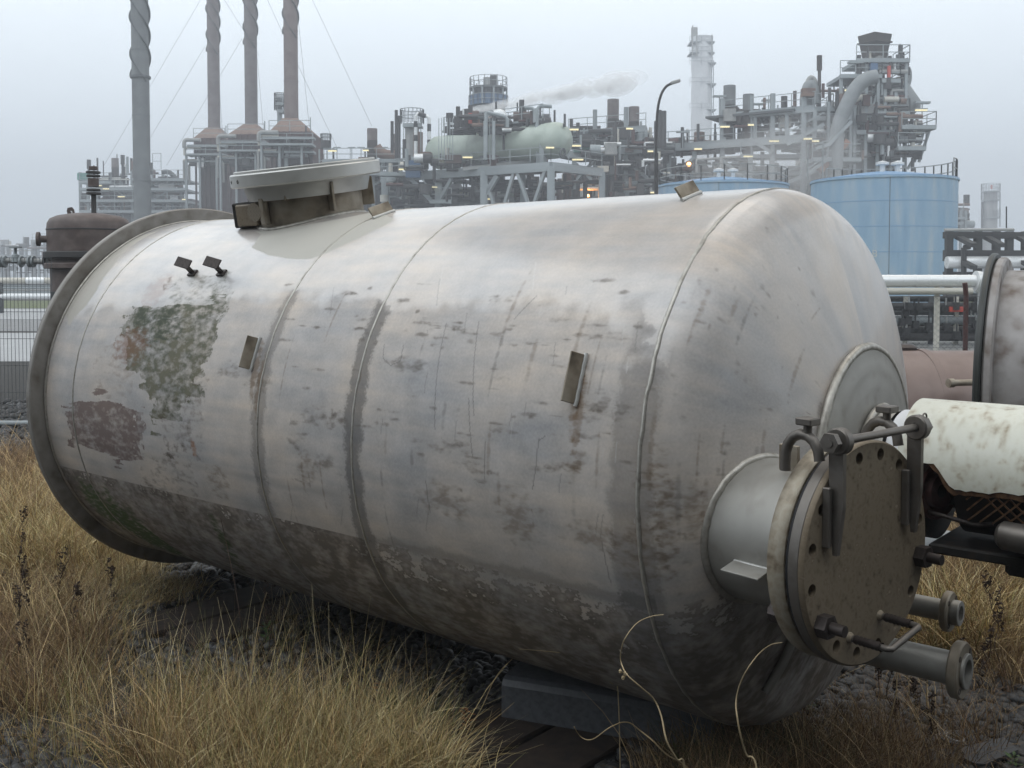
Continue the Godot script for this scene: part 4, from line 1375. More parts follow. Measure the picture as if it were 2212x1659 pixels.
	var x0 = at(1880, 0, z).x
	var x1 = at(2230, 0, z).x
	var hgt = at(2086, 640, z).y
	var o = off(f)
	var i = x0 - hgt
	while i < x1:
		for s in [0, 1]:
			var a = Vector3(i, 0.05, -z + 0.03) if s == 0 else Vector3(i + hgt, 0.05, -z + 0.034)
			var b = Vector3(i + hgt, hgt, -z + 0.03) if s == 0 else Vector3(i, hgt, -z + 0.034)
			st_bar(st, a - o, b - o, 0.0024)
		i += 0.085
	part(f, "wire_mesh", st.commit(), M.galv_dark).set_meta("kind", "stuff")
	for yy in [hgt, hgt * 0.5, 0.1]:
		bar(f, "line_wire", Vector3(x0, yy, -z + 0.02), Vector3(x1, yy, -z + 0.02), 0.006, 0.006, M.galv_dark)
	# lagged pipe with its drop bend
	z = 22.0
	var a = at(1700, 599, z)
	var b = at(2106, 607, z)
	var lp = thing("lagged_pipe", "white lagged pipe on posts with a fat drop bend behind the fence", "pipe", Vector3(b.x, 0, b.z))
	a.y = b.y
	pipe(lp, "pipe_run", a, b, 0.13, M.lagging, true)
	for k in 14:
		var q2 = b.lerp(a, (k + 0.5) / 14.0)
		part(lp, "lagging_band", lathe(ring_prof(0.128, 0.135, 0.03, 0.002), 24), M.lagging, aim(q2 - off(lp), Vector3.RIGHT))
	var bend = []
	for k in 9: bend.append(b + Vector3(0.30 * sin(k * PI / 16), -0.30 + 0.30 * cos(k * PI / 16), 0) - off(lp))
	bend.append(b + Vector3(0.30, -1.3, 0) - off(lp))
	part(lp, "drop_bend", sweep(bend, 0.22, 20), M.lagging)
	pipe(lp, "lower_pipe", a + Vector3(0, -0.21, 0.1), b + Vector3(-0.1, -0.21, 0.1), 0.07, M.cream_pipe)
	for s in [0.2, 0.55, 0.9]:
		var q3 = b.lerp(a, s)
		pipe(lp, "pipe_post", Vector3(q3.x, 0, q3.z), Vector3(q3.x, q3.y - 0.1, q3.z), 0.06, M.cream_pipe)
	# the dark manifold of pipes and valves below
	z = 25.0
	var mf = thing("pipe_manifold", "low dark green manifold of pipes and valves behind the fence", "pipework", Vector3(at(2000, 700, z).x, 0, -z))
	for row in [[632, 0.05, "galv"], [646, 0.07, "black"], [662, 0.10, "black"], [676, 0.06, "galv_dark"], [692, 0.11, "galv"], [700, 0.08, "black"], [716, 0.12, "black"], [728, 0.09, "clutter_a"]]:
		var y0 = at(2000, row[0], z).y
		pipe(mf, "manifold_pipe", Vector3(at(1850, row[0], z).x, y0, -z - rng.randf_range(-0.3, 0.5)), Vector3(at(2330, row[0], z).x, y0, -z - rng.randf_range(-0.3, 0.5)), row[1], M[row[2]])
	for k in 30:
		var x = at(rng.randf_range(1890, 2200), 700, z).x
		var y0 = at(2000, rng.randf_range(655, 725), z).y
		var vz = -z + 0.25 + rng.randf() * 0.2
		block(mf, "valve_body", Vector3(x, y0, vz), Vector3(0.14, 0.18, 0.14), M.black)
		pipe(mf, "valve_stem", Vector3(x, y0, vz), Vector3(x, y0 + 0.26, vz), 0.02, M.silver if k % 3 == 0 else M.black)
	for k in 6:
		var x = at(1900 + k * 55, 700, z).x
		bar(mf, "support_post", Vector3(x, 0, -z), Vector3(x, at(2000, 640, z).y, -z), 0.09, 0.09, M.cream_pipe if k % 2 else M.galv_dark)
	block(mf, "red_valve", at(2068, 668, z - 0.4), Vector3(0.36, 0.12, 0.1), M.red)
	ground_piece("yard_grass", sheet([Vector3(6.5, 0, -17), Vector3(16, 0, -17), Vector3(18, 0, -40), Vector3(8, 0, -40)], 0.012), M.verge)
	# black concrete pipe rack at the right edge
	z = 48.0
	var rk = thing("pipe_rack", "black concrete pipe rack frames carrying a pale top pipe", "pipe rack", Vector3(at(2130, 600, z).x, 0, -z))
	for x in [2050, 2112, 2152, 2180, 2215, 2250]:
		bar(rk, "column", Vector3(at(x, 600, z).x, 0, -z), at(x, 500, z), 0.28, 0.3, M.concrete_dark)
	for yy in [508, 552, 594, 640]:
		bar(rk, "beam", at(2040, yy, z), at(2280, yy + 1, z), 0.4, 0.30 if yy != 552 else 0.5, M.concrete_dark)
	for x in [2070, 2130, 2200]:
		for yy in [512, 560]:
			bar(rk, "haunch", at(x, yy, z), at(x + 34, yy + 18, z - 1.5), 0.3, 0.18, M.concrete_dark)
	pipe(rk, "top_pipe", at(2040, 497, z - 0.5), at(2190, 496, z - 0.5), 0.07, M.clutter_b)
	pipe(rk, "bent_pipe", at(2082, 600, z - 0.6), at(2082, 535, z - 0.6), 0.12, M.concrete_dark)
	pipe(rk, "bent_pipe", at(2082, 535, z - 0.6), at(2095, 533, z - 0.6), 0.12, M.concrete_dark)
	pipe(rk, "lightning_rod", at(2174, 497, z), at(2174, 446, z), 0.03, M.black)
	pipe(rk, "rack_pipe", at(2045, 567, z - 0.3), at(2280, 566, z - 0.3), 0.28, M.lagging)
	pipe(rk, "rack_pipe", at(2045, 577, z - 0.3), at(2280, 576, z - 0.3), 0.07, M.galv)
func left_side():
	# upright brown vessel beyond the flange
	var z = 15.0
	var c = at(196, 700, z)
	var r = 85.0 / F * z
	var v = thing("upright_vessel", "dull brown upright vessel with lifting lug and side nozzle behind the flange", "pressure vessel", Vector3(c.x, 0, -z))
	var y1 = at(196, 497, z).y
	var y0 = at(196, 543, z).y
	part(v, "shell", lathe([Vector2(r * 0.93, 0), Vector2(r * 0.93, y0 - 0.12), Vector2(r, y0 - 0.12), Vector2(r, y1)], 48), M.brown_vessel)
	part(v, "domed_top", lathe([Vector2(r, y1), Vector2(r * 0.985, y1 + 0.09), Vector2(r * 0.92, y1 + 0.155), Vector2(r * 0.75, y1 + 0.20), Vector2(r * 0.4, y1 + 0.235), Vector2(0, y1 + 0.245)], 48), M.brown_vessel)
	part(v, "girth_flange", lathe(ring_prof(r * 0.9, r * 1.09, 0.09, 0.01), 48), M.clutter_a, Transform3D(Basis.IDENTITY, Vector3(0, y0 - 0.10, 0)))
	part(v, "girth_flange", lathe(ring_prof(r * 0.9, r * 1.08, 0.08, 0.01), 48), M.brown_vessel, Transform3D(Basis.IDENTITY, Vector3(0, y0 - 0.25, 0)))
	part(v, "seam", lathe(ring_prof(r - 0.01, r + 0.006, 0.02), 48), M.clutter_a, Transform3D(Basis.IDENTITY, Vector3(0, y1 - 0.01, 0)))
	var lg = at(155, 466, z) - Vector3(c.x, 0, -z)
	part(v, "lifting_lug", plate([Vector2(-.05, -.08), Vector2(.05, -.08), Vector2(.05, .08), Vector2(.03, .12), Vector2(-.03, .12), Vector2(-.05, .08)], 0.03), M.brown_vessel, Transform3D(Basis.from_euler(Vector3(0, 0.3, 0.2)), lg + Vector3(0, 0.0, 0)))
	part(v, "lug_eye", lathe(ring_prof(0.012, 0.026, 0.036, 0.002), 16), M.lagging, Transform3D(Basis(Vector3.RIGHT, PI / 2) * Basis.IDENTITY, lg + Vector3(-0.01, 0.045, -0.018)))
	var nz0 = at(165, 517, z - r * 0.3) - Vector3(c.x, 0, -z)
	part(v, "side_nozzle", lathe([Vector2(0.05, -0.2), Vector2(0.05, 0.48), Vector2(0.10, 0.48), Vector2(0.10, 0.52), Vector2(0.05, 0.52), Vector2(0.045, 0.46), Vector2(0, 0.46)], 24), M.brown_vessel, Transform3D(ybasis(Vector3(-1, 0, 0.25)), nz0))
	# top pipe with its stack of flanges
	var tp = at(203, 470, z) - Vector3(c.x, 0, -z)
	part(v, "top_pipe", lathe([Vector2(0.08, 0), Vector2(0.08, 0.02), Vector2(0.035, 0.03), Vector2(0.035, 0.36)], 20), M.clutter_a, Transform3D(Basis.IDENTITY, tp))
	for k in [[0.33, 0.10, 0.03], [0.38, 0.095, 0.03], [0.44, 0.075, 0.12], [0.58, 0.095, 0.03], [0.63, 0.10, 0.03], [0.68, 0.06, 0.05]]:
		part(v, "top_flange", lathe(disc_prof(k[1], k[2], 0.004), 24), M.clutter_a if k[1] > 0.08 else M.brown_vessel, Transform3D(Basis.IDENTITY, tp + Vector3(0, k[0], 0)))
	# pipe with a valve that runs left from the flange
	var pa = at(103, 566, z) - Vector3(c.x, 0, -z)
	var pb = at(-60, 561, z) - Vector3(c.x, 0, -z)
	lpipe(v, "branch_pipe", pa + Vector3(0.2, 0, 0), pb, 0.04, M.clutter_b)
	for x in [96, 70, 62, 44, 8, 2]:
		part(v, "pipe_flange", lathe(disc_prof(0.085, 0.03, 0.004), 20), M.clutter_a if x > 90 else M.galv, aim(at(x, 565, z) - Vector3(c.x, 0, -z), Vector3.RIGHT))
	part(v, "valve_bonnet", lathe([Vector2(0.06, 0), Vector2(0.05, 0.1), Vector2(0.02, 0.12), Vector2(0.02, 0.2), Vector2(0.09, 0.2), Vector2(0.09, 0.22), Vector2(0, 0.22)], 16), M.galv, Transform3D(Basis.IDENTITY, at(34, 566, z) - Vector3(c.x, 0, -z)))
	# welded wire fence
	z = 11.6
	var f = thing("wire_fence", "grey welded wire fence panel with ground rail at the yard edge", "fence", Vector3(at(40, 700, z).x, 0, -z))
	var ft = at(40, 556, z).y
	var x0 = at(-180, 0, z).x
	var x1 = at(104, 0, z).x
	var i = x0
	while i <= x1:
		bar(f, "wire", Vector3(i, 0.06, -z), Vector3(i, ft, -z), 0.004, 0.004, M.galv_dark)
		i += 0.042
	var yy = 0.06
	while yy <= ft:
		bar(f, "cross_wire", Vector3(x0, yy, -z + 0.005), Vector3(x1, yy, -z + 0.005), 0.005, 0.005, M.galv_dark)
		yy += 0.30
	bar(f, "fence_post", Vector3(x1, 0, -z), Vector3(x1, at(104, 630, z).y, -z), 0.05, 0.05, M.galv_dark)
	pipe(f, "ground_rail", Vector3(x0, 0.05, -z + 0.3), Vector3(x1 + 0.4, 0.05, -z + 0.25), 0.03, M.galv)
	# ground-level pipes far across the road
	z = 46.0
	for q in [[606, 0.13, "cream_pipe", "tan"], [640, 0.13, "lagging", "white"], [622, 0.05, "galv", "thin grey"]]:
		var a = at(-300, q[0], z)
		var b = at(420, q[0], z)
		var pr = thing("ground_pipe", "long %s pipe on sleepers across the road" % q[3], "pipe", Vector3(b.x, 0, -z))
		pipe(pr, "pipe_run", a, b, q[1], M[q[2]])
		if q[3] == "tan": pipe(pr, "white_length", at(58, q[0], z), at(98, q[0], z), q[1] + 0.02, M.lagging)
		for k in 6:
			var x = a.lerp(b, (k + 0.5) / 6.0).x
			bar(pr, "sleeper", Vector3(x, 0, -z), Vector3(x, a.y - q[1] * 0.7, -z), 0.2, 0.2, M.galv_dark)

# ---------------------------------------------------------------- the refinery
func rail(parent, pts, h = 1.1, m = null, posts = 2.0):
	# a handrail along a path of world points: top and knee rail and posts
	if m == null: m = M.galv
	var st = begin()
	var o = off(parent)
	for i in pts.size() - 1:
		var a = pts[i] - o
		var b = pts[i + 1] - o
		for k in [1.0, 0.5]: st_bar(st, a + Vector3(0, h * k, 0), b + Vector3(0, h * k, 0), 0.06)
		var n = max(1, int((b - a).length() / posts))
		for k in n + 1:
			var p = a.lerp(b, float(k) / n)
			st_bar(st, p, p + Vector3(0, h + 0.02, 0), 0.065)
	return part(parent, "handrail", st.commit(), m)
func rail_ring(parent, c, r, h = 1.1, a0 = 0.0, a1 = TAU, m = null):
	var p = []
	for k in 19: p.append(c + Vector3(cos(lerp(a0, a1, k / 18.0)), 0, sin(lerp(a0, a1, k / 18.0))) * r)
	return rail(parent, p, h, m, 3.0)
func deck(parent, x0, x1, y, z0, z1, t = 0.25, m = null):
	# a level platform whose front edge runs from pixel x0 to x1 at pixel height y, z0 away, and reaches back to z1
	var a = at(x0, y, z0)
	var b = at(x1, y, z0)
	var w = b.x - a.x
	block(parent, "deck", Vector3((a.x + b.x) / 2, a.y - t / 2, -(z0 + z1) / 2), Vector3(w, t, z1 - z0), M.galv if m == null else m)
	bar(parent, "edge_beam", Vector3(a.x, a.y - 0.1, -z0 + 0.06), Vector3(b.x, a.y - 0.1, -z0 + 0.06), 0.1, 0.34, M.galv)
	return a.y
func col(parent, x, y0, z, w = 0.3, m = null, called = "column"):
	var t = at(x, y0, z)
	return bar(parent, called, Vector3(t.x, 0, t.z), t, w, w, M.galv if m == null else m)
func clutter(parent, x0, x1, y0, y1, z0, z1, n, seed, dark = 0.5):
	# pipes, drums and ducts that fill a structure: level runs, risers and small vessels
	var r2 = RandomNumberGenerator.new()
	r2.seed = seed
	for k in n:
		var z = r2.randf_range(z0, z1)
		var p = at(r2.randf_range(x0, x1), r2.randf_range(y0, y1), z)
		var pick = r2.randf()
		var m = M.clutter_a if r2.randf() < dark else [M.clutter_b, M.clutter_c, M.galv, M.galv_dark, M.cream_pipe, M.lagging, M.furnace, M.cone_rust][r2.randi() % 8]
		var px = z / F
		if pick < 0.45:
			var len = min(r2.randf_range(15, 70) * px, at(x1, y0, z).x - p.x + 0.3)
			if len < 0.4: continue
			var r = r2.randf_range(0.07, 0.22)
			pipe(parent, "pipe", p, p + Vector3(len, 0, 0), r, m)
			if r2.randf() < 0.5: pipe(parent, "riser", p, p + Vector3(0, r2.randf_range(-40, 30) * px, 0), r, m)
		elif pick < 0.75:
			pipe(parent, "riser", p, p + Vector3(0, r2.randf_range(12, 45) * px, 0), r2.randf_range(0.06, 0.2), m)
		elif pick < 0.88:
			var w = r2.randf_range(6, 16) * px
			pipe(parent, "drum", p - Vector3(w, 0, 0), p + Vector3(w, 0, 0), r2.randf_range(0.25, 0.55), m)
		elif pick < 0.95:
			var h = r2.randf_range(10, 24) * px
			pipe(parent, "small_vessel", p, p + Vector3(0, h, 0), r2.randf_range(0.3, 0.6), m)
		else:
			block(parent, "cabinet", p, Vector3(r2.randf_range(.6, 1.4), r2.randf_range(.5, 1.2), 0.8), m)
func backing(parent, x0, x1, y0, z, n, seed):
	# large dull units (heaters, exchangers, walls) that close the view through a structure
	var r2 = RandomNumberGenerator.new()
	r2.seed = seed
	for k in n:
		var a = at(lerp(float(x0), float(x1), (k + 0.02) / n), y0 + r2.randf_range(-4, 22), z + r2.randf_range(0, 4))
		var b = at(lerp(float(x0), float(x1), (k + 0.98) / n), y0, z)
		var h = a.y
		block(parent, "plant_unit", Vector3((a.x + b.x) / 2, h / 2, a.z - 2), Vector3(abs(b.x - a.x), h, 4.0), [M.clutter_a, M.clutter_c, M.galv_dark, M.clutter_a][r2.randi() % 4])
func strip_lamp(x, y, z, w = 1.3, where = "on the refinery steelwork"):
	w *= rng.randf_range(0.55, 1.05)
	var p = at(x, y, z)
	var o = thing("strip_lamp", "lit pale yellow strip lamp " + where, "lamp", p, "lit strip lamps " + where)
	part(o, "housing", unit_box, M.galv, Transform3D(Basis.from_scale(Vector3(w, 0.08, 0.22)), Vector3(0, 0.12, 0)))
	part(o, "tube", unit_box, M.strip, Transform3D(Basis.from_scale(Vector3(w * 0.95, 0.11, 0.2)), Vector3(0, 0.0, 0)))
func helix(r, rise, y0, y1, fin, start, dirn = 1.0):
	# a helical strake wound on a stack between two heights
	var st = begin()
	var steps = int((y1 - y0) / rise * 28)
	var prev = []
	for k in steps + 1:
		var y = lerp(y0, y1, float(k) / steps)
		var a = start + dirn * TAU * (y - y0) / rise
		var d = Vector3(cos(a), 0, sin(a))
		var now = []
		for e in [[r - 0.01, -0.03], [r + fin, -0.03], [r + fin, 0.03], [r - 0.01, 0.03]]: now.append(d * e[0] + Vector3(0, y + e[1], 0))
		if prev.size():
			quad_out(st, prev[0], prev[1], now[1], now[0], Vector3.DOWN)
			quad_out(st, prev[1], prev[2], now[2], now[1], d)
			quad_out(st, prev[2], prev[3], now[3], now[2], Vector3.UP)
		prev = now
	return st.commit()
func stack(o, c, r, y0, y1, strake_from, m):
	# a tall stack at c (thing coordinates) from y0 to y1 with three strakes above strake_from and ring flanges
	part(o, "stack_shaft", lathe([Vector2(r * 1.02, y0), Vector2(r, y0 + 1), Vector2(r, y1), Vector2(r * 0.9, y1)], 28), m, Transform3D(Basis.IDENTITY, c))
	for k in 3:
		part(o, "strake", helix(r, r * 9.5, strake_from + k * 0.4, y1 - 0.5, r * 0.24, TAU * k / 3.0 + 0.6), M.galv_dark, Transform3D(Basis.IDENTITY, c))
	var y = y0 + 4.0
	while y < y1:
		part(o, "ring_flange", lathe(ring_prof(r - 0.01, r * 1.045, 0.10, 0.01), 28), m, Transform3D(Basis.IDENTITY, c + Vector3(0, y, 0)))
		y += 5.2
func furnace(label, xs, hw, y_top, y_base, x0, x1, y_plat, y_low, strake_px, z, seed):
	# a fired heater: brick-red box, pyramid hood, straked stack, platforms and header pipes
	var base = at(xs, 440, z)
	var o = thing("fired_heater", label, "furnace", Vector3(base.x, 0, -z))
	var px = z / F
	var r = hw * px
	var sx = base.x * 2.6 / z
	var c = Vector3(sx, 0, -3.5)
	var yt = at(xs, y_top, z).y
	var yb = at(xs, y_base, z).y
	stack(o, c, r, yt - 0.2, 44.0, at(xs, strake_px, z).y, M.stack_set[seed - 31])
	# hood
	var a0 = (x0 - xs) * px
	var a1 = (x1 - xs) * px
	var st = begin()
	var b = [Vector3(a0, yb, 0), Vector3(a1, yb, 0), Vector3(a1, yb, -7), Vector3(a0, yb, -7)]
	var t = [Vector3(sx - r * 1.05, yt, -3.5 + r), Vector3(sx + r * 1.05, yt, -3.5 + r), Vector3(sx + r * 1.05, yt, -3.5 - r), Vector3(sx - r * 1.05, yt, -3.5 - r)]
	for k in 4:
		var e = (k + 1) % 4
		quad_out(st, b[k], b[e], t[e], t[k], (b[k] + b[e]) / 2 - Vector3((a0 + a1) / 2, yb, -3.5))
	part(o, "hood", st.commit(), M.cone_rust)
	var yp = at(xs, y_plat, z).y
	var yl = at(xs, y_low, z).y
	block(o, "upper_box", base * Vector3(1, 0, 0) + Vector3((a0 + a1) / 2, (yb + yp) / 2, -z - 3.5), Vector3(a1 - a0, yb - yp, 7), M.furnace)
	block(o, "fire_box", base * Vector3(1, 0, 0) + Vector3((a0 + a1) / 2 + 0.3, yp / 2, -z - 3.8), Vector3(a1 - a0 - 0.4, yp, 6.6), M.furnace)
	for k in 7:
		var f = (k + 0.5) / 7.0
		bar(o, "buckstay", Vector3(base.x + lerp(a0, a1, f), 0, -z + 0.05), Vector3(base.x + lerp(a0, a1, f), yb, -z + 0.05), 0.18, 0.2, M.furnace)
	for yy in [yp, lerp(yp, yl, 0.9), (yb + yp) / 2]:
		var e = 1.6 if yy == yp else 0.9
		block(o, "platform", Vector3(base.x + (a0 + a1) / 2, yy, -z + e / 2 - 0.2), Vector3(a1 - a0 + 0.9, 0.2, e + 0.6), M.galv)
		if yy == yp: rail(o, [Vector3(base.x + a0 - 0.5, yy, -z + 1.5), Vector3(base.x + a1 + 0.5, yy, -z + 1.5)])
	rail(o, [Vector3(base.x + a0, yb, -z), Vector3(base.x + a1, yb, -z)])
	# header pipes with bends on the left face
	for k in 2:
		var y = lerp(yp + 0.9, yb - 0.1, k / 1.3)
		var pts = []
		for q in [Vector3(1.1, 0, 0.7), Vector3(0.0, 0, 0.7), Vector3(-0.55, 0, 0.7), Vector3(-0.8, -0.25, 0.7), Vector3(-0.8, -0.9, 0.7)]: pts.append(Vector3(a0, y, 0) + q + Vector3(0, 0, 0.2 * (k % 2)))
		part(o, "header_pipe", sweep(spline(pts, 3), 0.22 if k % 2 else 0.17, 12), M.cream_pipe if k != 1 else M.clutter_b)
	for k in 2:
		var p = Vector3(base.x + a0 + 0.6 * k, yl + 0.2 - 0.5 * k, -z + 0.8)
		pipe(o, "transfer_pipe", p + Vector3(-0.9, 0, 0), p + Vector3(0.9, 0, 0), 0.16, M.cream_pipe if k == 0 else M.clutter_a)
		pipe(o, "drop_pipe", p + Vector3(-0.9, 0, 0), p + Vector3(-0.9, -2.2, 0), 0.14, M.clutter_b)
	for f in [0.02, 0.45, 0.98]:
		bar(o, "leg", Vector3(base.x + lerp(a0, a1, f) - 0.6, 0, -z + 1.1), Vector3(base.x + lerp(a0, a1, f) - 0.6, yp, -z + 1.1), 0.22, 0.22, M.galv)
	clutter(o, x0 - 8, x1 - 10, y_plat - 4, y_low + 14, z - 1.0, z - 0.4, 9, seed, 0.6)
	bar(o, "vent_mast", Vector3(base.x + a1 - 0.4, yb, -z - 2), Vector3(base.x + a1 - 0.4, yb + 1.7, -z - 2), 0.1, 0.1, M.galv)
	return o
func short_stack(o, x0, x1, y0, y1, z, m):
	# a stubby flue with a sooty foot
	var a = at((x0 + x1) / 2.0, y0, z)
	var yb = at(x0, y1, z).y
	var r = (x1 - x0) / 2.0 * z / F
	part(o, "flue", lathe([Vector2(r * 0.8, a.y - 0.4), Vector2(r * 0.92, a.y), Vector2(r, a.y), Vector2(r, lerp(yb, a.y, 0.45))], 24), m, Transform3D(Basis.IDENTITY, Vector3(a.x, 0, a.z) - off(o)))
	part(o, "flue_foot", lathe([Vector2(r * 1.01, lerp(yb, a.y, 0.45)), Vector2(r * 1.03, yb - 3.0)], 24), M.soot, Transform3D(Basis.IDENTITY, Vector3(a.x, 0, a.z) - off(o)))
func lit(x, y, z, r):
	var m = SphereMesh.new()
	m.radius = r
	m.height = r * 2
	m.radial_segments = 16
	m.rings = 8
	var p = at(x, y, z)
	var o = thing("flood_lamp", "glowing orange flood lamp among the steelwork " + ("over the left blue tank" if x > 1400 else "under the drum deck"), "lamp", p)
	part(o, "housing", lathe([Vector2(0, -0.3), Vector2(r * 1.1, -0.3), Vector2(r * 1.5, 0.0), Vector2(r * 1.4, 0.02)], 16), M.galv_dark, Transform3D(Basis(Vector3.RIGHT, PI / 2), Vector3(0, 0, -0.1)))
	part(o, "bulb", m, M.flood)
	var l = OmniLight3D.new()
	l.name = "lamp_light"
	l.light_color = Color(1.0, 0.66, 0.36)
	l.light_energy = 2.0
	l.light_size = r
	l.omni_range = 40.0
	l.omni_attenuation = 2.0
	l.shadow_enabled = true
	l.position = Vector3(0, 0, r + 0.15)
	o.add_child(l)
func make_refinery():
	# ---- left process block
	var z = 135.0
	var o = thing("process_structure", "grey pipe-filled steel structure behind the plain left chimney", "steel structure", Vector3(at(280, 440, z).x, 0, -z))
	for q in [[173, 372], [190, 384], [208, 398], [239, 372], [262, 375], [285, 370], [330, 365], [352, 375], [372, 380], [392, 385]]: col(o, q[0], q[1], z + rng.randf_range(-1, 3), 0.32)
	for q in [[172, 240, 392], [172, 400, 407], [172, 400, 432], [172, 400, 455], [285, 400, 386]]: 
		deck(o, q[0], q[1], q[2], z - 1.2, z + 5)
		rail(o, [at(q[0], q[2], z - 1.2), at(q[1], q[2], z - 1.2)])
	for q in [[173, 432, 208, 455], [208, 432, 239, 455], [240, 407, 285, 432], [330, 432, 372, 407], [172, 455, 200, 480]]: bar(o, "brace", at(q[0], q[1], z - 0.5), at(q[2], q[3], z - 0.5), 0.16, 0.16, M.galv)
	clutter(o, 176, 390, 372, 462, z - 1, z + 4, 110, 5, 0.45)
	backing(o, 215, 400, 408, z + 7, 7, 6)
	short_stack(o, 241, 256, 342, 378, z + 2, M.stack)
	for q in [[192, 345, 392], [265, 335, 372]]:
		pipe(o, "vent_pipe", at(q[0], q[2] + 20, z), at(q[0], q[1] + 20, z), 0.16, M.clutter_a)
		pipe(o, "silencer", at(q[0], q[1] + 20, z), at(q[0], q[1], z), 0.26, M.clutter_a)
	block(o, "teal_cabin", at(181, 382, z - 0.5), Vector3(1.3, 0.9, 1.0), M.teal)
	part(o, "arched_pipe", sweep(spline([at(350, 372, z) - off(o), at(365, 372, z) - off(o), at(382, 388, z) - off(o), at(392, 410, z) - off(o), at(393, 470, z) - off(o)], 5), 0.3, 10), M.galv_dark)
	rail(o, [at(330, 365, z), at(348, 365, z)], 2.0)
	for q in [[213, 401], [229, 408], [398, 431], [262, 425]]: strip_lamp(q[0], q[1], z - 1.8, 0.9, "on the left process block")
	# ---- the plain left chimney
	z = 84.0
	o = thing("chimney", "plain grey round chimney with spiral strakes near its top", "chimney", Vector3(at(307.5, 440, z).x, 0, -z))
	stack(o, Vector3.ZERO, 18.0 * z / F, 0.0, 36.0, at(307, 178, z).y, M.stack_grey)
	part(o, "collar", lathe(ring_prof(0.66, 0.80, 0.22, 0.03), 28), M.galv_dark, Transform3D(Basis.IDENTITY, Vector3(0, at(307, 170, z).y, 0)))
	# ---- fired heaters
	furnace("furthest brick-red fired heater with straked stack, beside the plain chimney", 460, 13.2, 268, 298, 420, 487, 337, 352, 106, 121, 31)
	furnace("middle brick-red fired heater with straked stack and white headers", 540.5, 13.8, 260, 290, 494, 572, 329, 345, 90, 113, 32)
	furnace("nearest brick-red fired heater with straked stack and rusty hood", 627, 15.5, 246, 284, 583, 672, 316, 332, 66, 105, 33)
	# a ladder cage and small tower between the stacks
	o = thing("access_tower", "slim grey access tower with caged platforms beside the nearest heater stack", "tower", Vector3(at(605, 300, 112).x, 0, -112))
	pipe(o, "shaft", Vector3(at(604, 300, 112).x, 0, -112), at(604, 212, 112), 0.28, M.galv)
	for y in [222, 238]:
		deck(o, 598, 612, y, 111, 113.0, 0.12)
		rail_ring(o, at(605, y, 112), 0.6, 1.0)
	# guy wires
	var wires = [[433, 0, 223, 360, 118, "from the furthest heater stack down to the process block"], [443, 100, 310, 322, 118, "from the furthest heater stack towards the chimney"], [523, 83, 360, 357, 112, "from the middle heater stack to the left"], [485, 0, 560, 120, 112, "from the middle heater stack to the right"], [578, 0, 612, 75, 106, "from above to the nearest heater stack"], [643, 140, 727, 317, 104, "from the nearest heater stack down to the right"], [675, 0, 803, 272, 104, "from the nearest heater stack to the stubby flues"], [645, 50, 668, 272, 104, "steep beside the nearest heater stack"], [556, 127, 568, 270, 112, "steep beside the middle heater stack"], [474, 190, 480, 280, 118, "steep beside the furthest heater stack"]]
	for q in wires:
		var a = at(q[0], q[1], q[4])
		var b = at(q[2], q[3], q[4])
		solo("guy_wire", unit_cyl, M.galv_dark, "thin guy wire " + q[5], "wire", "", Transform3D(Basis(ybasis(b - a).x * 0.015, ybasis(b - a).y * (b - a).length(), ybasis(b - a).z * 0.015), (a + b) / 2))
	# ---- stubby flues and the tall vessel between the heaters and the drum
	z = 102.0
	o = thing("process_structure", "steelwork with two stubby flues and rusty duct beside the drum deck", "steel structure", Vector3(at(800, 440, z).x, 0, -z))
	short_stack(o, 793, 815, 278, 325, z, M.stack)
	short_stack(o, 845, 862, 290, 325, z + 3, M.stack)
	part(o, "flue_duct", sweep(spline([at(812, 318, z) - off(o), at(822, 330, z) - off(o), at(840, 336, z) - off(o), at(858, 336, z) - off(o)], 4), 0.55, 12), M.cone_rust)
	deck(o, 700, 870, 345, z - 1, z + 6)
	rail(o, [at(700, 345, z - 1), at(870, 345, z - 1)])
	deck(o, 690, 830, 372, z - 2, z + 6)
	rail(o, [at(690, 372, z - 2), at(830, 372, z - 2)])
	for x in [700, 735, 770, 806, 838, 866]: col(o, x, 345, z - 0.5, 0.32)
	for q in [[770, 345, 806, 372], [806, 372, 838, 345], [806, 400, 866, 372]]: bar(o, "brace", at(q[0], q[1], z - 0.7), at(q[2], q[3], z - 0.7), 0.18, 0.18, M.galv)
	clutter(o, 690, 868, 345, 440, z - 0.5, z + 4, 80, 41, 0.5)
	backing(o, 690, 870, 375, z + 8, 6, 7)
	pipe(o, "black_drum", at(704, 322, z), at(704, 304, z), 0.5, M.clutter_a, true)
	rail_ring(o, at(704, 303, z), 0.5, 0.6)
	for x in [728, 760, 780, 830]:
		pipe(o, "lamp_mast", at(x, 350, z), at(x, 320, z), 0.04, M.galv)
		block(o, "mast_lamp", at(x, 319, z), Vector3(0.7, 0.12, 0.3), M.galv)
	for q in [[718, 326], [790, 325]]: strip_lamp(q[0], q[1], z - 1, 1.0, "by the stubby flues")
	z = 98.0
	o = thing("column_vessel", "grey and rust upright vessel with railed platform left of the drum", "vessel", Vector3(at(890, 440, z).x, 0, -z))
	pipe(o, "shell", Vector3(at(890, 300, z).x, 0, -z), at(890, 268, z), 15.0 * z / F, M.clutter_b, true)
	pipe(o, "rust_patch_lagging", at(902, 340, z - 0.3), at(902, 286, z - 0.3), 0.5, M.cone_rust, true)
	deck(o, 870, 910, 268, z - 1, z + 1.2, 0.15)
	rail_ring(o, at(890, 267, z), 1.1, 1.3)
	deck(o, 872, 912, 340, z - 1, z + 1.2, 0.15)
	for x in [872, 909]: bar(o, "ladder_rail", at(x, 345, z - 1), at(x, 255, z - 1), 0.07, 0.07, M.galv)
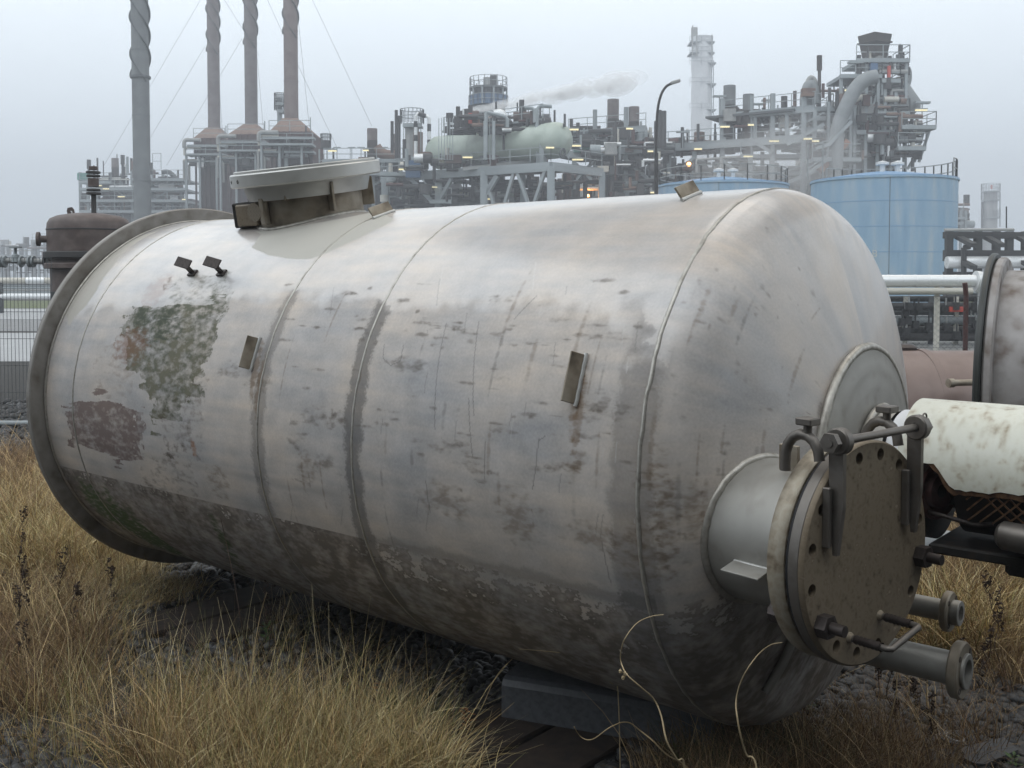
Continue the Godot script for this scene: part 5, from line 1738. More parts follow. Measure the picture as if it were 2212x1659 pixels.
	for q in [[856, 238, 345], [862, 250, 345], [847, 262, 330]]: pipe(o, "vent_pipe", at(q[0], q[2], z), at(q[0], q[1], z), 0.15, M.clutter_a)
	var u = [at(898, 340, z - 1.2) - off(o), at(898, 252, z - 1.2) - off(o), at(902, 246, z - 1.2) - off(o), at(922, 251, z - 1.2) - off(o), at(927, 256, z - 1.2) - off(o), at(927, 345, z - 1.2) - off(o)]
	part(o, "loop_pipe", sweep(u, 0.17, 12), M.lagging)
	for k in 3: pipe(o, "black_band", at(927, 268 + k * 34, z - 1.2), at(927, 284 + k * 34, z - 1.2), 0.18, M.black)
	for k in 2: pipe(o, "black_band", at(898, 262 + k * 30, z - 1.2), at(898, 275 + k * 30, z - 1.2), 0.18, M.black)
	part(o, "black_band", sweep([at(904, 246.3, z - 1.2) - off(o), at(920, 250.6, z - 1.2) - off(o)], 0.2, 10), M.black)
	drum_deck()
	mid_structure()
	right_tower()
	tanks()
	far_things()
func drum_deck():
	# the raised deck whose corner column stands nearest, with the pale green drum on it
	var zc = 86.0
	var hgt = at(1190, 360, zc).y
	var cn = at(1190, 360, zc)                      # the near corner of the deck
	var dl = (at(825, 384, 96.2) - cn)
	dl.y = 0
	var lf = cn + dl                                # front edge runs left and back
	var dr = at(1300, 378, 91.0) - cn
	dr.y = 0
	var rt = cn + dr                                # side edge runs right and back
	var o = thing("drum_deck", "light grey steel deck on stout columns carrying the green drum", "steel structure", Vector3(cn.x, 0, cn.z))
	var n = dl.normalized()
	bar(o, "front_beam", cn, lf, 0.4, 0.75, M.galv)
	bar(o, "side_beam", cn, rt, 0.4, 0.7, M.galv)
	var st = begin()
	var q4 = [cn, lf, lf + dr, rt]
	for y in [0.2, 0.4]: quad_out(st, q4[0] + Vector3(0, y, 0) - cn * Vector3(1, 0, 1), q4[1] + Vector3(0, y, 0) - cn * Vector3(1, 0, 1), q4[2] + Vector3(0, y, 0) - cn * Vector3(1, 0, 1), q4[3] + Vector3(0, y, 0) - cn * Vector3(1, 0, 1), Vector3(0, y - 0.3, 0))
	part(o, "deck_plate", st.commit(), M.galv_dark)
	for f in [0.0, 0.37, 0.40, 0.64, 0.98]:
		var p = cn + dl * f
		if f == 0.40: continue
		bar(o, "column", Vector3(p.x, 0, p.z), p, 0.62, 0.62, M.galv)
		bar(o, "rear_column", Vector3(p.x, 0, p.z) + dr, p + dr, 0.55, 0.55, M.galv)
	var p2 = cn + dl * 0.30
	bar(o, "column", Vector3(p2.x, 0, p2.z) + dr * 0.5, p2 + dr * 0.5, 0.5, 0.5, M.galv)
	# bracing in the right bay
	for q in [[0.03, 1.0, 0.2, 0.25], [0.37, 1.0, 0.2, 0.25], [0.18, 1.0, 0.02, 0.3], [0.20, 1.0, 0.34, 0.3]]:
		bar(o, "brace", cn + dl * q[0] + Vector3(0, (q[1] - 1.0) * hgt - 0.3, 0), cn + dl * q[2] + Vector3(0, (q[3] - 1.0) * hgt, 0), 0.26, 0.26, M.galv)
	for f in [0.36, 0.37, 0.63]: bar(o, "knee_bracket", cn + dl * f + Vector3(0, -2.2, 0), cn + dl * (f - 0.07) + Vector3(0, -0.5, 0), 0.3, 0.3, M.galv)
	rail(o, [cn + Vector3(0, 0.45, 0), lf + Vector3(0, 0.45, 0)], 1.2)
	rail(o, [cn + Vector3(0, 0.45, 0), rt + Vector3(0, 0.45, 0)], 1.2)
	bar(o, "pale_pipe_beam", at(1000, 365, 90), at(1180, 345, 90), 0.3, 0.3, M.clutter_b)
	clutter(o, 840, 1190, 340, 375, 90, 95, 70, 51, 0.5)
	clutter(o, 830, 1300, 388, 445, 91, 100, 120, 52, 0.75)
	backing(o, 815, 1310, 388, 104, 14, 53)
	# stairs from the deck's left end
	var sa = at(875, 372, 93)
	var sb = at(930, 432, 92)
	for dz in [0.0, 1.0]:
		bar(o, "stair_stringer", sa + Vector3(0, 0, -dz), sb + Vector3(0, 0, -dz), 0.12, 0.36, M.galv)
		bar(o, "stair_rail", sa + Vector3(0, 1.0, -dz), sb + Vector3(0, 1.0, -dz), 0.08, 0.08, M.galv)
	for k in 12: block(o, "stair_tread", sa.lerp(sb, (k + 0.5) / 12.0) + Vector3(0, 0.1, -0.5), Vector3(0.35, 0.05, 1.0), M.galv)
	deck(o, 928, 975, 433, 91.5, 93, 0.2)
	rail(o, [at(928, 433, 91.5), at(975, 433, 91.5)])
	deck(o, 818, 880, 373, 93, 95, 0.2)
	block(o, "blue_cabinet", at(893, 366, 92.5), Vector3(1.3, 1.5, 1.0), M.blue_panel)
	# ---- the drum
	var a = at(948, 312, 97.0)
	var b = at(1202, 303, 88.0)
	a.y = b.y
	var d = (b - a).normalized()
	var len = (b - a).length()
	var r = 1.52
	var v = thing("storage_drum", "pale green horizontal drum with rust streaks and pipework on top", "drum", Vector3(b.x, 0, b.z))
	var prof = [Vector2(0, -r * 0.62), Vector2(r * 0.5, -r * 0.54), Vector2(r * 0.83, -r * 0.34), Vector2(r, 0), Vector2(r, len), Vector2(r * 0.94, len + r * 0.3), Vector2(r * 0.8, len + r * 0.52), Vector2(r * 0.5, len + r * 0.75), Vector2(0, len + r * 0.86)]
	part(v, "shell", lathe(prof, 48), M.drum, aim(a - off(v), d))
	for f in [0.02, 0.35, 0.68, 0.98]: part(v, "girth_seam", lathe(ring_prof(r - 0.02, r + 0.012, 0.06, 0.004), 48), M.drum, aim(a.lerp(b, f) - off(v), d))
	for f in [0.12, 0.88]:
		var p = a.lerp(b, f)
		bar(v, "saddle", Vector3(p.x, hgt + 0.3, p.z), p, 0.9, 2.4, M.galv)
		bar(v, "saddle_post", Vector3(p.x, hgt - 0.2, p.z) + Vector3(0, 0, 1.6), p + Vector3(0, -0.3, 1.6), 0.4, 0.4, M.galv)
	part(v, "end_manway", lathe(ring_prof(0.22, 0.42, 0.12, 0.02), 20), M.galv_dark, aim(at(1214, 330, 86.3) - off(v), Vector3(0.8, -0.2, 0.6)))
	pipe(v, "end_nozzle", at(1216, 271, 87), at(1222, 270, 87), 0.16, M.clutter_a)
	var up = Vector3(0, r, 0)
	var tp = []
	for f in [0.0, 1.0]: tp.append(a.lerp(b, f) + up)
	bar(v, "top_walkway", tp[0].lerp(tp[1], 0.08) + Vector3(0, 0.25, 0), tp[0].lerp(tp[1], 0.92) + Vector3(0, 0.25, 0), 1.6, 0.15, M.galv)
	rail(v, [tp[0].lerp(tp[1], 0.08) + Vector3(-0.3, 0.3, 0.8), tp[0].lerp(tp[1], 0.92) + Vector3(-0.3, 0.3, 0.8)], 1.2)
	rail(v, [tp[0].lerp(tp[1], 0.08) + Vector3(0.3, 0.3, -0.8), tp[0].lerp(tp[1], 0.92) + Vector3(0.3, 0.3, -0.8)], 1.2)
	clutter(v, 965, 1180, 250, 288, 88.5, 93, 75, 61, 0.6)
	for q in [[984, 252, 285, .14], [1000, 240, 275, .3], [1008, 236, 275, .26], [1016, 228, 270, .2], [1127, 216, 270, .22], [1133, 232, 275, .16], [1220, 246, 270, .1], [970, 262, 285, .12], [1198, 238, 270, .09]]:
		pipe(v, "vent_pipe", at(q[0], q[2], 90), at(q[0], q[1], 90), q[3], M.clutter_a)
	for q in [[[1133, 232], [1150, 234], [1155, 240], [1155, 265]], [[1160, 280], [1160, 236], [1166, 229], [1192, 230]], [[1050, 330], [1050, 244], [1055, 243], [1092, 252], [1096, 258], [1096, 275]], [[1066, 345], [1066, 262], [1048, 262], [1048, 345]]]:
		var pts = []
		for k in q: pts.append(at(k[0], k[1], 88.2) - off(v))
		part(v, "loop_pipe", sweep(pts, 0.16, 10), M.galv)
	part(v, "white_elbow", sweep(spline([at(1068, 248, 90) - off(v), at(1080, 246, 90) - off(v), at(1086, 252, 90) - off(v), at(1084, 264, 90) - off(v)], 4), 0.42, 12), M.lagging)
	block(v, "red_box", at(1016, 256, 90), Vector3(0.5, 0.9, 0.4), M.red)
	for x in [948, 960, 972, 1058, 1170]:
		bar(v, "ladder_rail", at(x, 345, 88.2), at(x, 255, 88.2), 0.06, 0.06, M.galv)
		bar(v, "ladder_rail", at(x + 6, 345, 88.2), at(x + 6, 255, 88.2), 0.06, 0.06, M.galv)
	bar(v, "lower_gantry", at(970, 284, 90), at(1010, 280, 90), 1.4, 0.2, M.clutter_a)
	for q in [[1010, 340, 90], [1188, 319, 86], [1243, 315, 90], [950, 346, 92], [868, 366, 92], [935, 405, 92], [1248, 345, 92], [1050, 430, 93]]: strip_lamp(q[0], q[1], q[2], 1.05, "around the drum deck")
	# blue-grey tower behind, and its steam
	var z = 126.0
	var o2 = thing("blue_tower", "dark blue round tower with railed crown behind the green drum", "tower", Vector3(at(1055, 400, z).x, 0, -z))
	pipe(o2, "shaft", Vector3(at(1055, 300, z).x, 0, -z), at(1055, 232, z), 36.0 * z / F, M.clutter_a, true)
	pipe(o2, "blue_crown", at(1055, 229, z), at(1055, 208, z), 40.0 * z / F, M.blue_panel, true)
	pipe(o2, "inner_core", at(1055, 210, z), at(1055, 192, z), 30.0 * z / F, M.clutter_a, true)
	pipe(o2, "crown_roof", at(1055, 194, z), at(1055, 190, z), 41.0 * z / F, M.galv_dark, true)
	for k in 10:
		var ang = TAU * k / 10.0
		var e = Vector3(cos(ang), 0, sin(ang)) * 39.0 * z / F
		bar(o2, "crown_post", at(1055, 229, z) + e, at(1055, 192, z) + e, 0.2, 0.2, M.galv)
	rail_ring(o2, at(1055, 190, z), 40.0 * z / F, 1.2)
	rail_ring(o2, at(1055, 229, z), 42.0 * z / F, 1.2)
	pipe(o2, "white_drum", at(1053, 188, z), at(1053, 168, z), 0.5, M.clutter_b, true)
	block(o2, "crown_gear", at(1066, 178, z), Vector3(0.8, 1.6, 0.8), M.clutter_a)
	for x in [1064, 1072, 1030, 1082]: pipe(o2, "mast", at(x, 190, z), at(x, 165 if x < 1075 and x > 1040 else 180, z), 0.06, M.clutter_a)
	var rs = RandomNumberGenerator.new()
	rs.seed = 9
	var plume = thing("steam_plume", "white steam drifting right from the pipework above the green drum", "steam", at(1010, 241, 100))
	var puff = SphereMesh.new()
	puff.radius = 1.0
	puff.height = 2.0
	puff.radial_segments = 20
	puff.rings = 10
	for k in 90:
		var f = pow(k / 89.0, 1.15)
		var w = lerp(0.34, 0.95, f) * rs.randf_range(0.6, 1.3)
		var p = at(1012 + 350 * f + rs.randf_range(-6, 6), 241 - 66 * f + rs.randf_range(-1, 1) * (4 + 9 * f), 100 + rs.randf_range(-1, 1))
		var sc = Basis(Vector3(0, 0, 1), 0.22 + rs.randf_range(-0.3, 0.3)) * Basis.from_scale(Vector3(w * 1.5, w * 0.75, w))
		part(plume, "steam_puff", puff, M.steam, Transform3D(sc, p - plume.position))
func mid_structure():
	var z = 98.0
	var o = thing("process_structure", "long grey two-storey steel structure with lamps behind the street lamp", "steel structure", Vector3(at(1480, 440, z).x, 0, -z))
	# main deck rises to the right as it comes nearer
	var a = at(1228, 334, 104)
	var b = at(1735, 298, 92.0)
	b.y = a.y
	bar(o, "main_beam", a, b, 0.5, 0.7, M.galv)
	bar(o, "main_deck", a + Vector3(0, 0, -3.5), b + Vector3(0, 0, -3.5), 6.0, 0.25, M.galv_dark)
	rail(o, [a + Vector3(0, 0.3, 0), b + Vector3(0, 0.3, 0)], 1.2)
	var zf = func(x): return lerp(104.0, 92.0, (x - 1228.0) / 507.0)
	for x in [1240, 1285, 1352, 1410, 1445, 1500, 1560, 1620, 1668, 1735]:
		var p = at(x, 320, zf.call(x))
		var top = a.y + (4.2 if x in [1285, 1352, 1620, 1668, 1735, 1560] else 0.0)
		bar(o, "column", Vector3(p.x, 0, p.z), Vector3(p.x, top, p.z), 0.40, 0.40, M.galv)
	# upper decks at both ends
	for q in [[1228, 1395, 290], [1565, 1760, 252]]:
		var z0 = zf.call(q[0])
		var z1 = zf.call(q[1])
		var c = at(q[0], q[2], z0)
		var d = at(q[1], q[2], z1)
		d.y = c.y
		bar(o, "upper_beam", c, d, 0.4, 0.6, M.galv)
		bar(o, "upper_deck", c + Vector3(0, 0, -3), d + Vector3(0, 0, -3), 6.0, 0.2, M.galv_dark)
		rail(o, [c + Vector3(0, 0.3, 0), d + Vector3(0, 0.3, 0)], 1.2)
		for f in [0.0, 0.35, 0.7, 1.0]:
			var e = c.lerp(d, f)
			bar(o, "column", Vector3(e.x, a.y, e.z), e, 0.3, 0.3, M.galv)
	for q in [[1352, 345, 1410, 395], [1410, 395, 1352, 425], [1445, 395, 1500, 340], [1620, 300, 1668, 330], [1560, 345, 1620, 395], [1240, 350, 1285, 395], [1285, 345, 1240, 395], [1352, 300, 1375, 282]]:
		bar(o, "brace", at(q[0], q[1], zf.call(q[0]) - 0.4), at(q[2], q[3], zf.call(q[2]) - 0.4), 0.28, 0.28, M.galv)
	for q in [[1350, 1450, 392], [1352, 1560, 412], [1560, 1735, 372], [1600, 1740, 335]]:
		deck(o, q[0], q[1], q[2], zf.call(q[0]) - 0.6, zf.call(q[0]) + 2, 0.16)
		rail(o, [at(q[0], q[2], zf.call(q[0]) - 0.6), at(q[1], q[2], zf.call(q[0]) - 0.6)])
	clutter(o, 1232, 1740, 300, 332, 97, 102, 90, 71, 0.35)
	clutter(o, 1232, 1400, 275, 325, 101, 105, 50, 72, 0.45)
	clutter(o, 1570, 1745, 238, 300, 94, 98, 60, 73, 0.4)
	clutter(o, 1235, 1740, 345, 440, 96, 102, 150, 74, 0.6)
	backing(o, 1228, 1760, 343, 107, 18, 75)
	short_stack(o, 1312, 1337, 215, 292, 103, M.stack)
	short_stack(o, 1358, 1381, 231, 290, 101, M.stack)
	part(o, "flue_duct", sweep(spline([at(1330, 270, 102) - off(o), at(1342, 280, 102) - off(o), at(1366, 288, 101) - off(o)], 4), 0.7, 12), M.soot)
	short_stack(o, 1563, 1589, 185, 262, 97, M.stack_grey)
	short_stack(o, 1605, 1628, 204, 268, 95, M.stack_grey)
	part(o, "flue_duct", sweep(spline([at(1580, 240, 96) - off(o), at(1592, 252, 96) - off(o), at(1612, 258, 95) - off(o)], 4), 0.7, 12), M.soot)
	for q in [[1425, 238, 320, .2], [1433, 240, 320, .28], [1694, 208, 270, .3], [1474, 275, 320, .16], [1508, 268, 318, .14], [1415, 262, 320, .1], [1330, 262, 300, .1]]:
		pipe(o, "vent_pipe", at(q[0], q[2], 97), at(q[0], q[1], 97), q[3], M.clutter_a)
	for q in [[1554, 208, 270], [1640, 225, 260], [1660, 217, 258], [1475, 285, 320]]:
		pipe(o, "lamp_mast", at(q[0], q[2], 96), at(q[0], q[1], 96), 0.05, M.galv)
		block(o, "mast_lamp", at(q[0], q[1], 96), Vector3(1.2, 0.16, 0.4), M.galv)
	for q in [[1262, 318, 103], [1258, 322, 103]]: block(o, "teal_cover", at(q[0], q[1], q[2] - 0.4), Vector3(1.7, 0.7, 1.0), M.teal)
	for q in [[1700, 1780, 312, 268], [1690, 1770, 400, 365]]:
		for k in [0.0, 1.0]: bar(o, "stair_stringer", at(q[0], q[2], 91) + Vector3(0, k, 0), at(q[1], q[3], 91) + Vector3(0, k, 0), 0.12, 0.3 - 0.2 * k, M.galv)
	part(o, "white_loop", sweep([at(1505, 372, 95) - off(o), at(1505, 345, 95) - off(o), at(1555, 342, 95) - off(o), at(1555, 372, 95) - off(o)], 0.14, 8), M.clutter_b)
	part(o, "white_loop", sweep([at(1560, 372, 95) - off(o), at(1560, 341, 95) - off(o), at(1640, 337, 95) - off(o)], 0.14, 8), M.clutter_b)
	for q in [[1360, 278], [1405, 327], [1508, 322], [1616, 338], [1622, 270], [1566, 274], [1672, 305], [1240, 280], [1415, 416]]: strip_lamp(q[0], q[1], 92.5, 0.85, "on the long two-storey structure")
	lit(1488, 355, 90, 0.22)
	# drifting mist between the left blue tank and the tower
	var ms = thing("mist_bank", "pale drifting mist between the blue tank and the decked tower", "mist", at(1700, 400, 84))
	for q in [[1690, 370, 84, 15, 7, 8], [1740, 330, 86, 10, 7, 7], [1640, 400, 82, 12, 5, 7]]:
		var fv = FogVolume.new()
		fv.name = "mist_puff"
		fv.shape = RenderingServer.FOG_VOLUME_SHAPE_ELLIPSOID
		fv.size = Vector3(q[3], q[4], q[5])
		fv.position = at(q[0], q[1], q[2]) - ms.position
		var fm = FogMaterial.new()
		fm.density = 0.035
		fm.albedo = Color(1, 1, 1)
		fv.material = fm
		ms.add_child(fv, true)
	lit(1270, 423, 93, 0.16)
func right_tower():
	var z = 93.0
	var o = thing("reactor_tower", "tall many-decked steel tower with dark flared funnel and curved grey duct", "steel structure", Vector3(at(1890, 440, z).x, 0, -z))
	var px = z / F
	# funnel: square, wider at the top
	var c = at(1889, 126, z)
	var st = begin()
	var yt = at(1889, 76, z).y - c.y
	var r0 = 0.72
	var r1 = 1.02
	var turn = Basis(Vector3.UP, 0.45)
	var b = []
	var t = []
	for e in [[-1, 1], [1, 1], [1, -1], [-1, -1]]:
		b.append(turn * Vector3(e[0] * r0, 0, e[1] * r0))
		t.append(turn * Vector3(e[0] * r1, yt, e[1] * r1))
	for k in 4: quad_out(st, b[k], b[(k + 1) % 4], t[(k + 1) % 4], t[k], b[k] + b[(k + 1) % 4])
	quad_out(st, t[0] * Vector3(.9, .97, .9), t[1] * Vector3(.9, .97, .9), t[2] * Vector3(.9, .97, .9), t[3] * Vector3(.9, .97, .9), Vector3.UP)
	part(o, "funnel", st.commit(), M.soot, Transform3D(Basis.IDENTITY, c - off(o)))
	st = begin()
	for k in 4: st_bar(st, t[k] * 1.0 + Vector3(0, -0.7, 0), t[(k + 1) % 4] + Vector3(0, -0.7, 0), 0.12)
	part(o, "funnel_band", st.commit(), M.soot, Transform3D(Basis.IDENTITY, c - off(o)))
	pipe(o, "funnel_throat", at(1889, 165, z), at(1889, 124, z), 0.8, M.clutter_b, true)
	# body
	var body = func(x0, x1, y0, y1, dz, m, called):
		var p = at(x0, y0, z)
		var q = at(x1, y1, z)
		block(o, called, Vector3((p.x + q.x) / 2, (p.y + q.y) / 2, -z - dz), Vector3(q.x - p.x, p.y - q.y, 5.0), m)
	body.call(1858, 1945, 265, 440, 3.5, M.clutter_a, "casing")
	body.call(1868, 1940, 180, 265, 3.5, M.clutter_c, "casing")
	part(o, "exchanger_drum", lathe([Vector2(0, 0), Vector2(0.9, 0.2), Vector2(1.25, 0.7), Vector2(1.25, 3.2), Vector2(0.9, 3.6), Vector2(0, 3.7)], 24), M.duct, aim(at(1972, 250, z) - off(o), Vector3(-0.5, 0.75, -0.1)))
	# decks
	for q in [[1815, 1905, 162, 0], [1905, 1945, 172, 0], [1850, 1965, 128, 0], [1895, 1965, 243, 0], [1948, 2022, 272, -1], [1850, 1960, 283, 0], [1940, 2000, 318, -1], [1755, 1800, 233, 1], [1758, 1830, 253, 1], [1740, 1850, 276, 1], [1755, 1860, 342, -2]]:
		var z0 = z - 1.5 + q[3]
		deck(o, q[0], q[1], q[2], z0, z0 + 4, 0.3)
		rail(o, [at(q[0], q[2], z0), at(q[1], q[2], z0)], 1.25)
		rail(o, [at(q[1], q[2], z0), at(q[1], q[2], z0) + Vector3(0, 0, -4)], 1.25)
	for q in [[1817, 162], [1847, 180], [1897, 165], [1912, 170], [1935, 200], [1958, 128], [1838, 233], [1925, 243], [1955, 243], [1790, 220], [1872, 128]]: col(o, q[0], q[1], z - 1.3, 0.26)
	for q in [[2010, 275, 1985, 350], [1998, 275, 1975, 350], [1990, 318, 1960, 365], [1880, 200, 1860, 240], [1895, 200, 1880, 250], [1900, 245, 1925, 205], [1935, 250, 1960, 205], [1870, 245, 1900, 285]]: bar(o, "brace", at(q[0], q[1], z - 1.2), at(q[2], q[3], z - 1.2), 0.2, 0.2, M.galv)
	# big curved duct
	var d = []
	for q in [[1893, 166], [1875, 170], [1858, 181], [1843, 200], [1830, 225], [1818, 252], [1810, 280], [1807, 310], [1805, 372], [1805, 420]]: d.append(at(q[0], q[1], z - 3.2) - off(o))
	part(o, "curved_duct", sweep(spline(d, 4), 0.62, 20), M.duct)
	for q in [[1866, 176], [1842, 202], [1820, 248], [1808, 300]]: pass
	# left shoulder: bent vessel, silencer stack
	part(o, "bent_vessel", sweep(spline([at(1742, 262, z) - off(o), at(1740, 215, z) - off(o), at(1747, 185, z) - off(o), at(1756, 190, z) - off(o), at(1760, 225, z) - off(o)], 4), 0.5, 14), M.duct)
	part(o, "hook_pipe", sweep(spline([at(1745, 195, z) - off(o), at(1745, 178, z) - off(o), at(1752, 168, z) - off(o), at(1760, 176, z) - off(o), at(1760, 190, z) - off(o)], 4), 0.24, 10), M.clutter_b)
	pipe(o, "silencer", at(1770, 152, z), at(1770, 120, z), 0.24, M.soot)
	pipe(o, "vent_pipe", at(1770, 250, z), at(1770, 152, z), 0.15, M.soot)
	part(o, "right_loop", sweep(spline([at(1934, 205, z) - off(o), at(1955, 190, z) - off(o), at(1962, 170, z) - off(o), at(1960, 150, z) - off(o), at(1945, 143, z) - off(o)], 4), 0.3, 12), M.duct)
	for q in [[1945, 118, 150], [1952, 112, 150], [1960, 125, 160], [1908, 118, 140], [1812, 195, 235], [1825, 185, 235]]: pipe(o, "mast", at(q[0], q[2], z), at(q[0], q[1], z), 0.08, M.clutter_a)
	clutter(o, 1850, 1955, 135, 240, z - 1.5, z, 75, 81, 0.5)
	clutter(o, 1850, 1985, 245, 345, z - 2.2, z - 0.5, 85, 82, 0.5)
	clutter(o, 1740, 1850, 195, 345, z - 1.2, z + 2, 90, 83, 0.4)
	backing(o, 1745, 1860, 270, z + 6, 5, 84)
	block(o, "blue_motor", at(1887, 145, z - 1.6), Vector3(0.6, 0.6, 0.5), M.blue_panel)
	block(o, "red_gear", at(1920, 155, z - 1.6), Vector3(0.25, 1.0, 0.25), M.red)
	block(o, "yellow_gear", at(1820, 220, z - 1.6), Vector3(0.5, 1.4, 0.4), M.cone_rust)
	bar(o, "rust_brace", at(1770, 370, z - 3), at(1830, 305, z - 3), 0.7, 0.5, M.orange)
	for q in [[1992, 222], [1848, 135]]:
		pipe(o, "lamp_mast", at(q[0], q[1] + 28, z - 1.5), at(q[0], q[1], z - 1.5), 0.05, M.galv)
		block(o, "mast_lamp", at(q[0], q[1], z - 1.5), Vector3(1.3, 0.18, 0.5), M.galv)
	# stairs zig-zag on the left
	for q in [[1790, 312, 1838, 262], [1760, 322, 1792, 312], [1745, 375, 1790, 342]]:
		bar(o, "stair_stringer", at(q[0], q[1], z - 3.6), at(q[2], q[3], z - 3.6), 0.7, 0.25, M.galv)
		bar(o, "stair_rail", at(q[0], q[1] - 10, z - 3.6), at(q[2], q[3] - 10, z - 3.6), 0.08, 0.08, M.galv)
	for q in [[1833, 195], [1990, 238], [1762, 305], [1745, 300]]: strip_lamp(q[0], q[1], z - 3, 1.1, "on the many-decked tower")
func tanks():
	var z = 66.0
	var specs = [["blue storage tank with a pale letter B and railed roof edge", 1906.0, 149.5, 66.0, 388], ["low blue storage tank with coned roof behind the vessel's top edge", 1560.0, 138.0, 78.0, 399]]
	for i in 2:
		var s = specs[i]
		z = s[3]
		var r = s[2] / F * z
		var c = at(s[1], 500, z + 0.0)
		var o = thing("storage_tank", s[0], "storage tank", Vector3(c.x, 0, -z))
		var yr = at(s[1] - s[2] + 20, s[4], z - 1.0).y
		var off_z = Vector3(0, 0, 0)
		part(o, "shell", lathe([Vector2(r, 0), Vector2(r, yr)], 72), M.blue_tank)
		for k in 4: part(o, "course_seam", lathe(ring_prof(r - 0.02, r + 0.01, 0.05, 0.003), 72), M.blue_roof, Transform3D(Basis.IDENTITY, Vector3(0, yr * (k + 1) / 5.0, 0)))
		part(o, "roof", lathe([Vector2(r + 0.04, yr - 0.02), Vector2(r + 0.04, yr + 0.03), Vector2(r * 0.5, yr + r * 0.085), Vector2(0, yr + r * 0.15)], 72), M.blue_roof)
		part(o, "kerb_angle", lathe(ring_prof(r - 0.02, r + 0.07, 0.12, 0.01), 72), M.blue_tank, Transform3D(Basis.IDENTITY, Vector3(0, yr - 0.14, 0)))
		for k in 40:
			var a = PI * k / 39.0
			var p = Vector3(cos(a) * (r + 0.03), yr - 0.08, sin(a) * (r + 0.03))
			if i == 0: part(o, "curb_clip", unit_box, M.blue_roof, Transform3D(Basis.from_scale(Vector3(0.07, 0.1, 0.07)), p))
		rail_ring(o, Vector3(c.x, yr, -z), r - 0.1, 1.15, -2.2 if i == 0 else 0.0, 0.7 if i == 0 else TAU, M.clutter_b)
		for k in [[-0.12, 0.3], [0.10, 0.28]]:
			part(o, "roof_vent", lathe([Vector2(0.16, -0.3), Vector2(0.16, 0.35), Vector2(0.40, 0.35), Vector2(0.40, 0.5), Vector2(0, 0.62)], 16), M.lagging, Transform3D(Basis.IDENTITY, Vector3(k[0] * r, yr + r * 0.12, r * k[1])))
		# a vertical plate seam
		var a2 = PI * 0.58
		part(o, "plate_seam", unit_box, M.galv_dark, Transform3D(Basis(Vector3.UP, PI / 2 - a2) * Basis.from_scale(Vector3(0.035, yr - 0.2, 0.02)), Vector3(cos(a2) * r, yr / 2, sin(a2) * r)))
		if i == 0:
			var tm = TextMesh.new()
			var f = SystemFont.new()
			f.font_names = PackedStringArray(["Droid Sans"])
			tm.font = f
			tm.text = "B"
			tm.font_size = 40
			tm.pixel_size = 0.0135
			tm.depth = 0.012
			var zs = z - sqrt(r * r - pow((1889 - s[1]) / F * z, 2))
			var q = at(1889, 548, zs)
			part(o, "tank_letter", tm, M.cream_pipe, Transform3D(Basis(Vector3.UP, -0.11), Vector3(q.x - c.x, q.y, z - zs + 0.012)))
			for x in [1762, 1795]: part(o, "roof_ladder", unit_box, M.clutter_b, Transform3D(Basis.from_scale(Vector3(0.06, 3.0, 0.06)), Vector3(at(x, 360, z).x - c.x, yr + 1.0, -r * 0.4)))
	# street lamp
	z = 44.0
	var p = at(1417, 500, z)
	var l = thing("street_lamp", "tall dark street lamp with curved arm before the refinery", "street lamp", Vector3(p.x, 0, -z))
	part(l, "pole", sweep([Vector3.ZERO, Vector3(0, at(1417, 390, z).y, 0), Vector3(0, at(1417, 330, z).y, 0)], 0.085, 12), M.clutter_a)
	var pts = []
	for q in [[1417, 335], [1418, 280], [1421, 235], [1428, 205], [1439, 187], [1452, 180]]: pts.append(at(q[0], q[1], z) - off(l))
	part(l, "curved_arm", sweep(spline(pts, 5), 0.055, 10), M.clutter_a)
	part(l, "lantern", bevel_box(Vector3(0.42, 0.13, 0.2), 0.03), M.clutter_b, Transform3D(Basis(Vector3(0, 0, 1), 0.28), at(1459, 177, z) - off(l)))
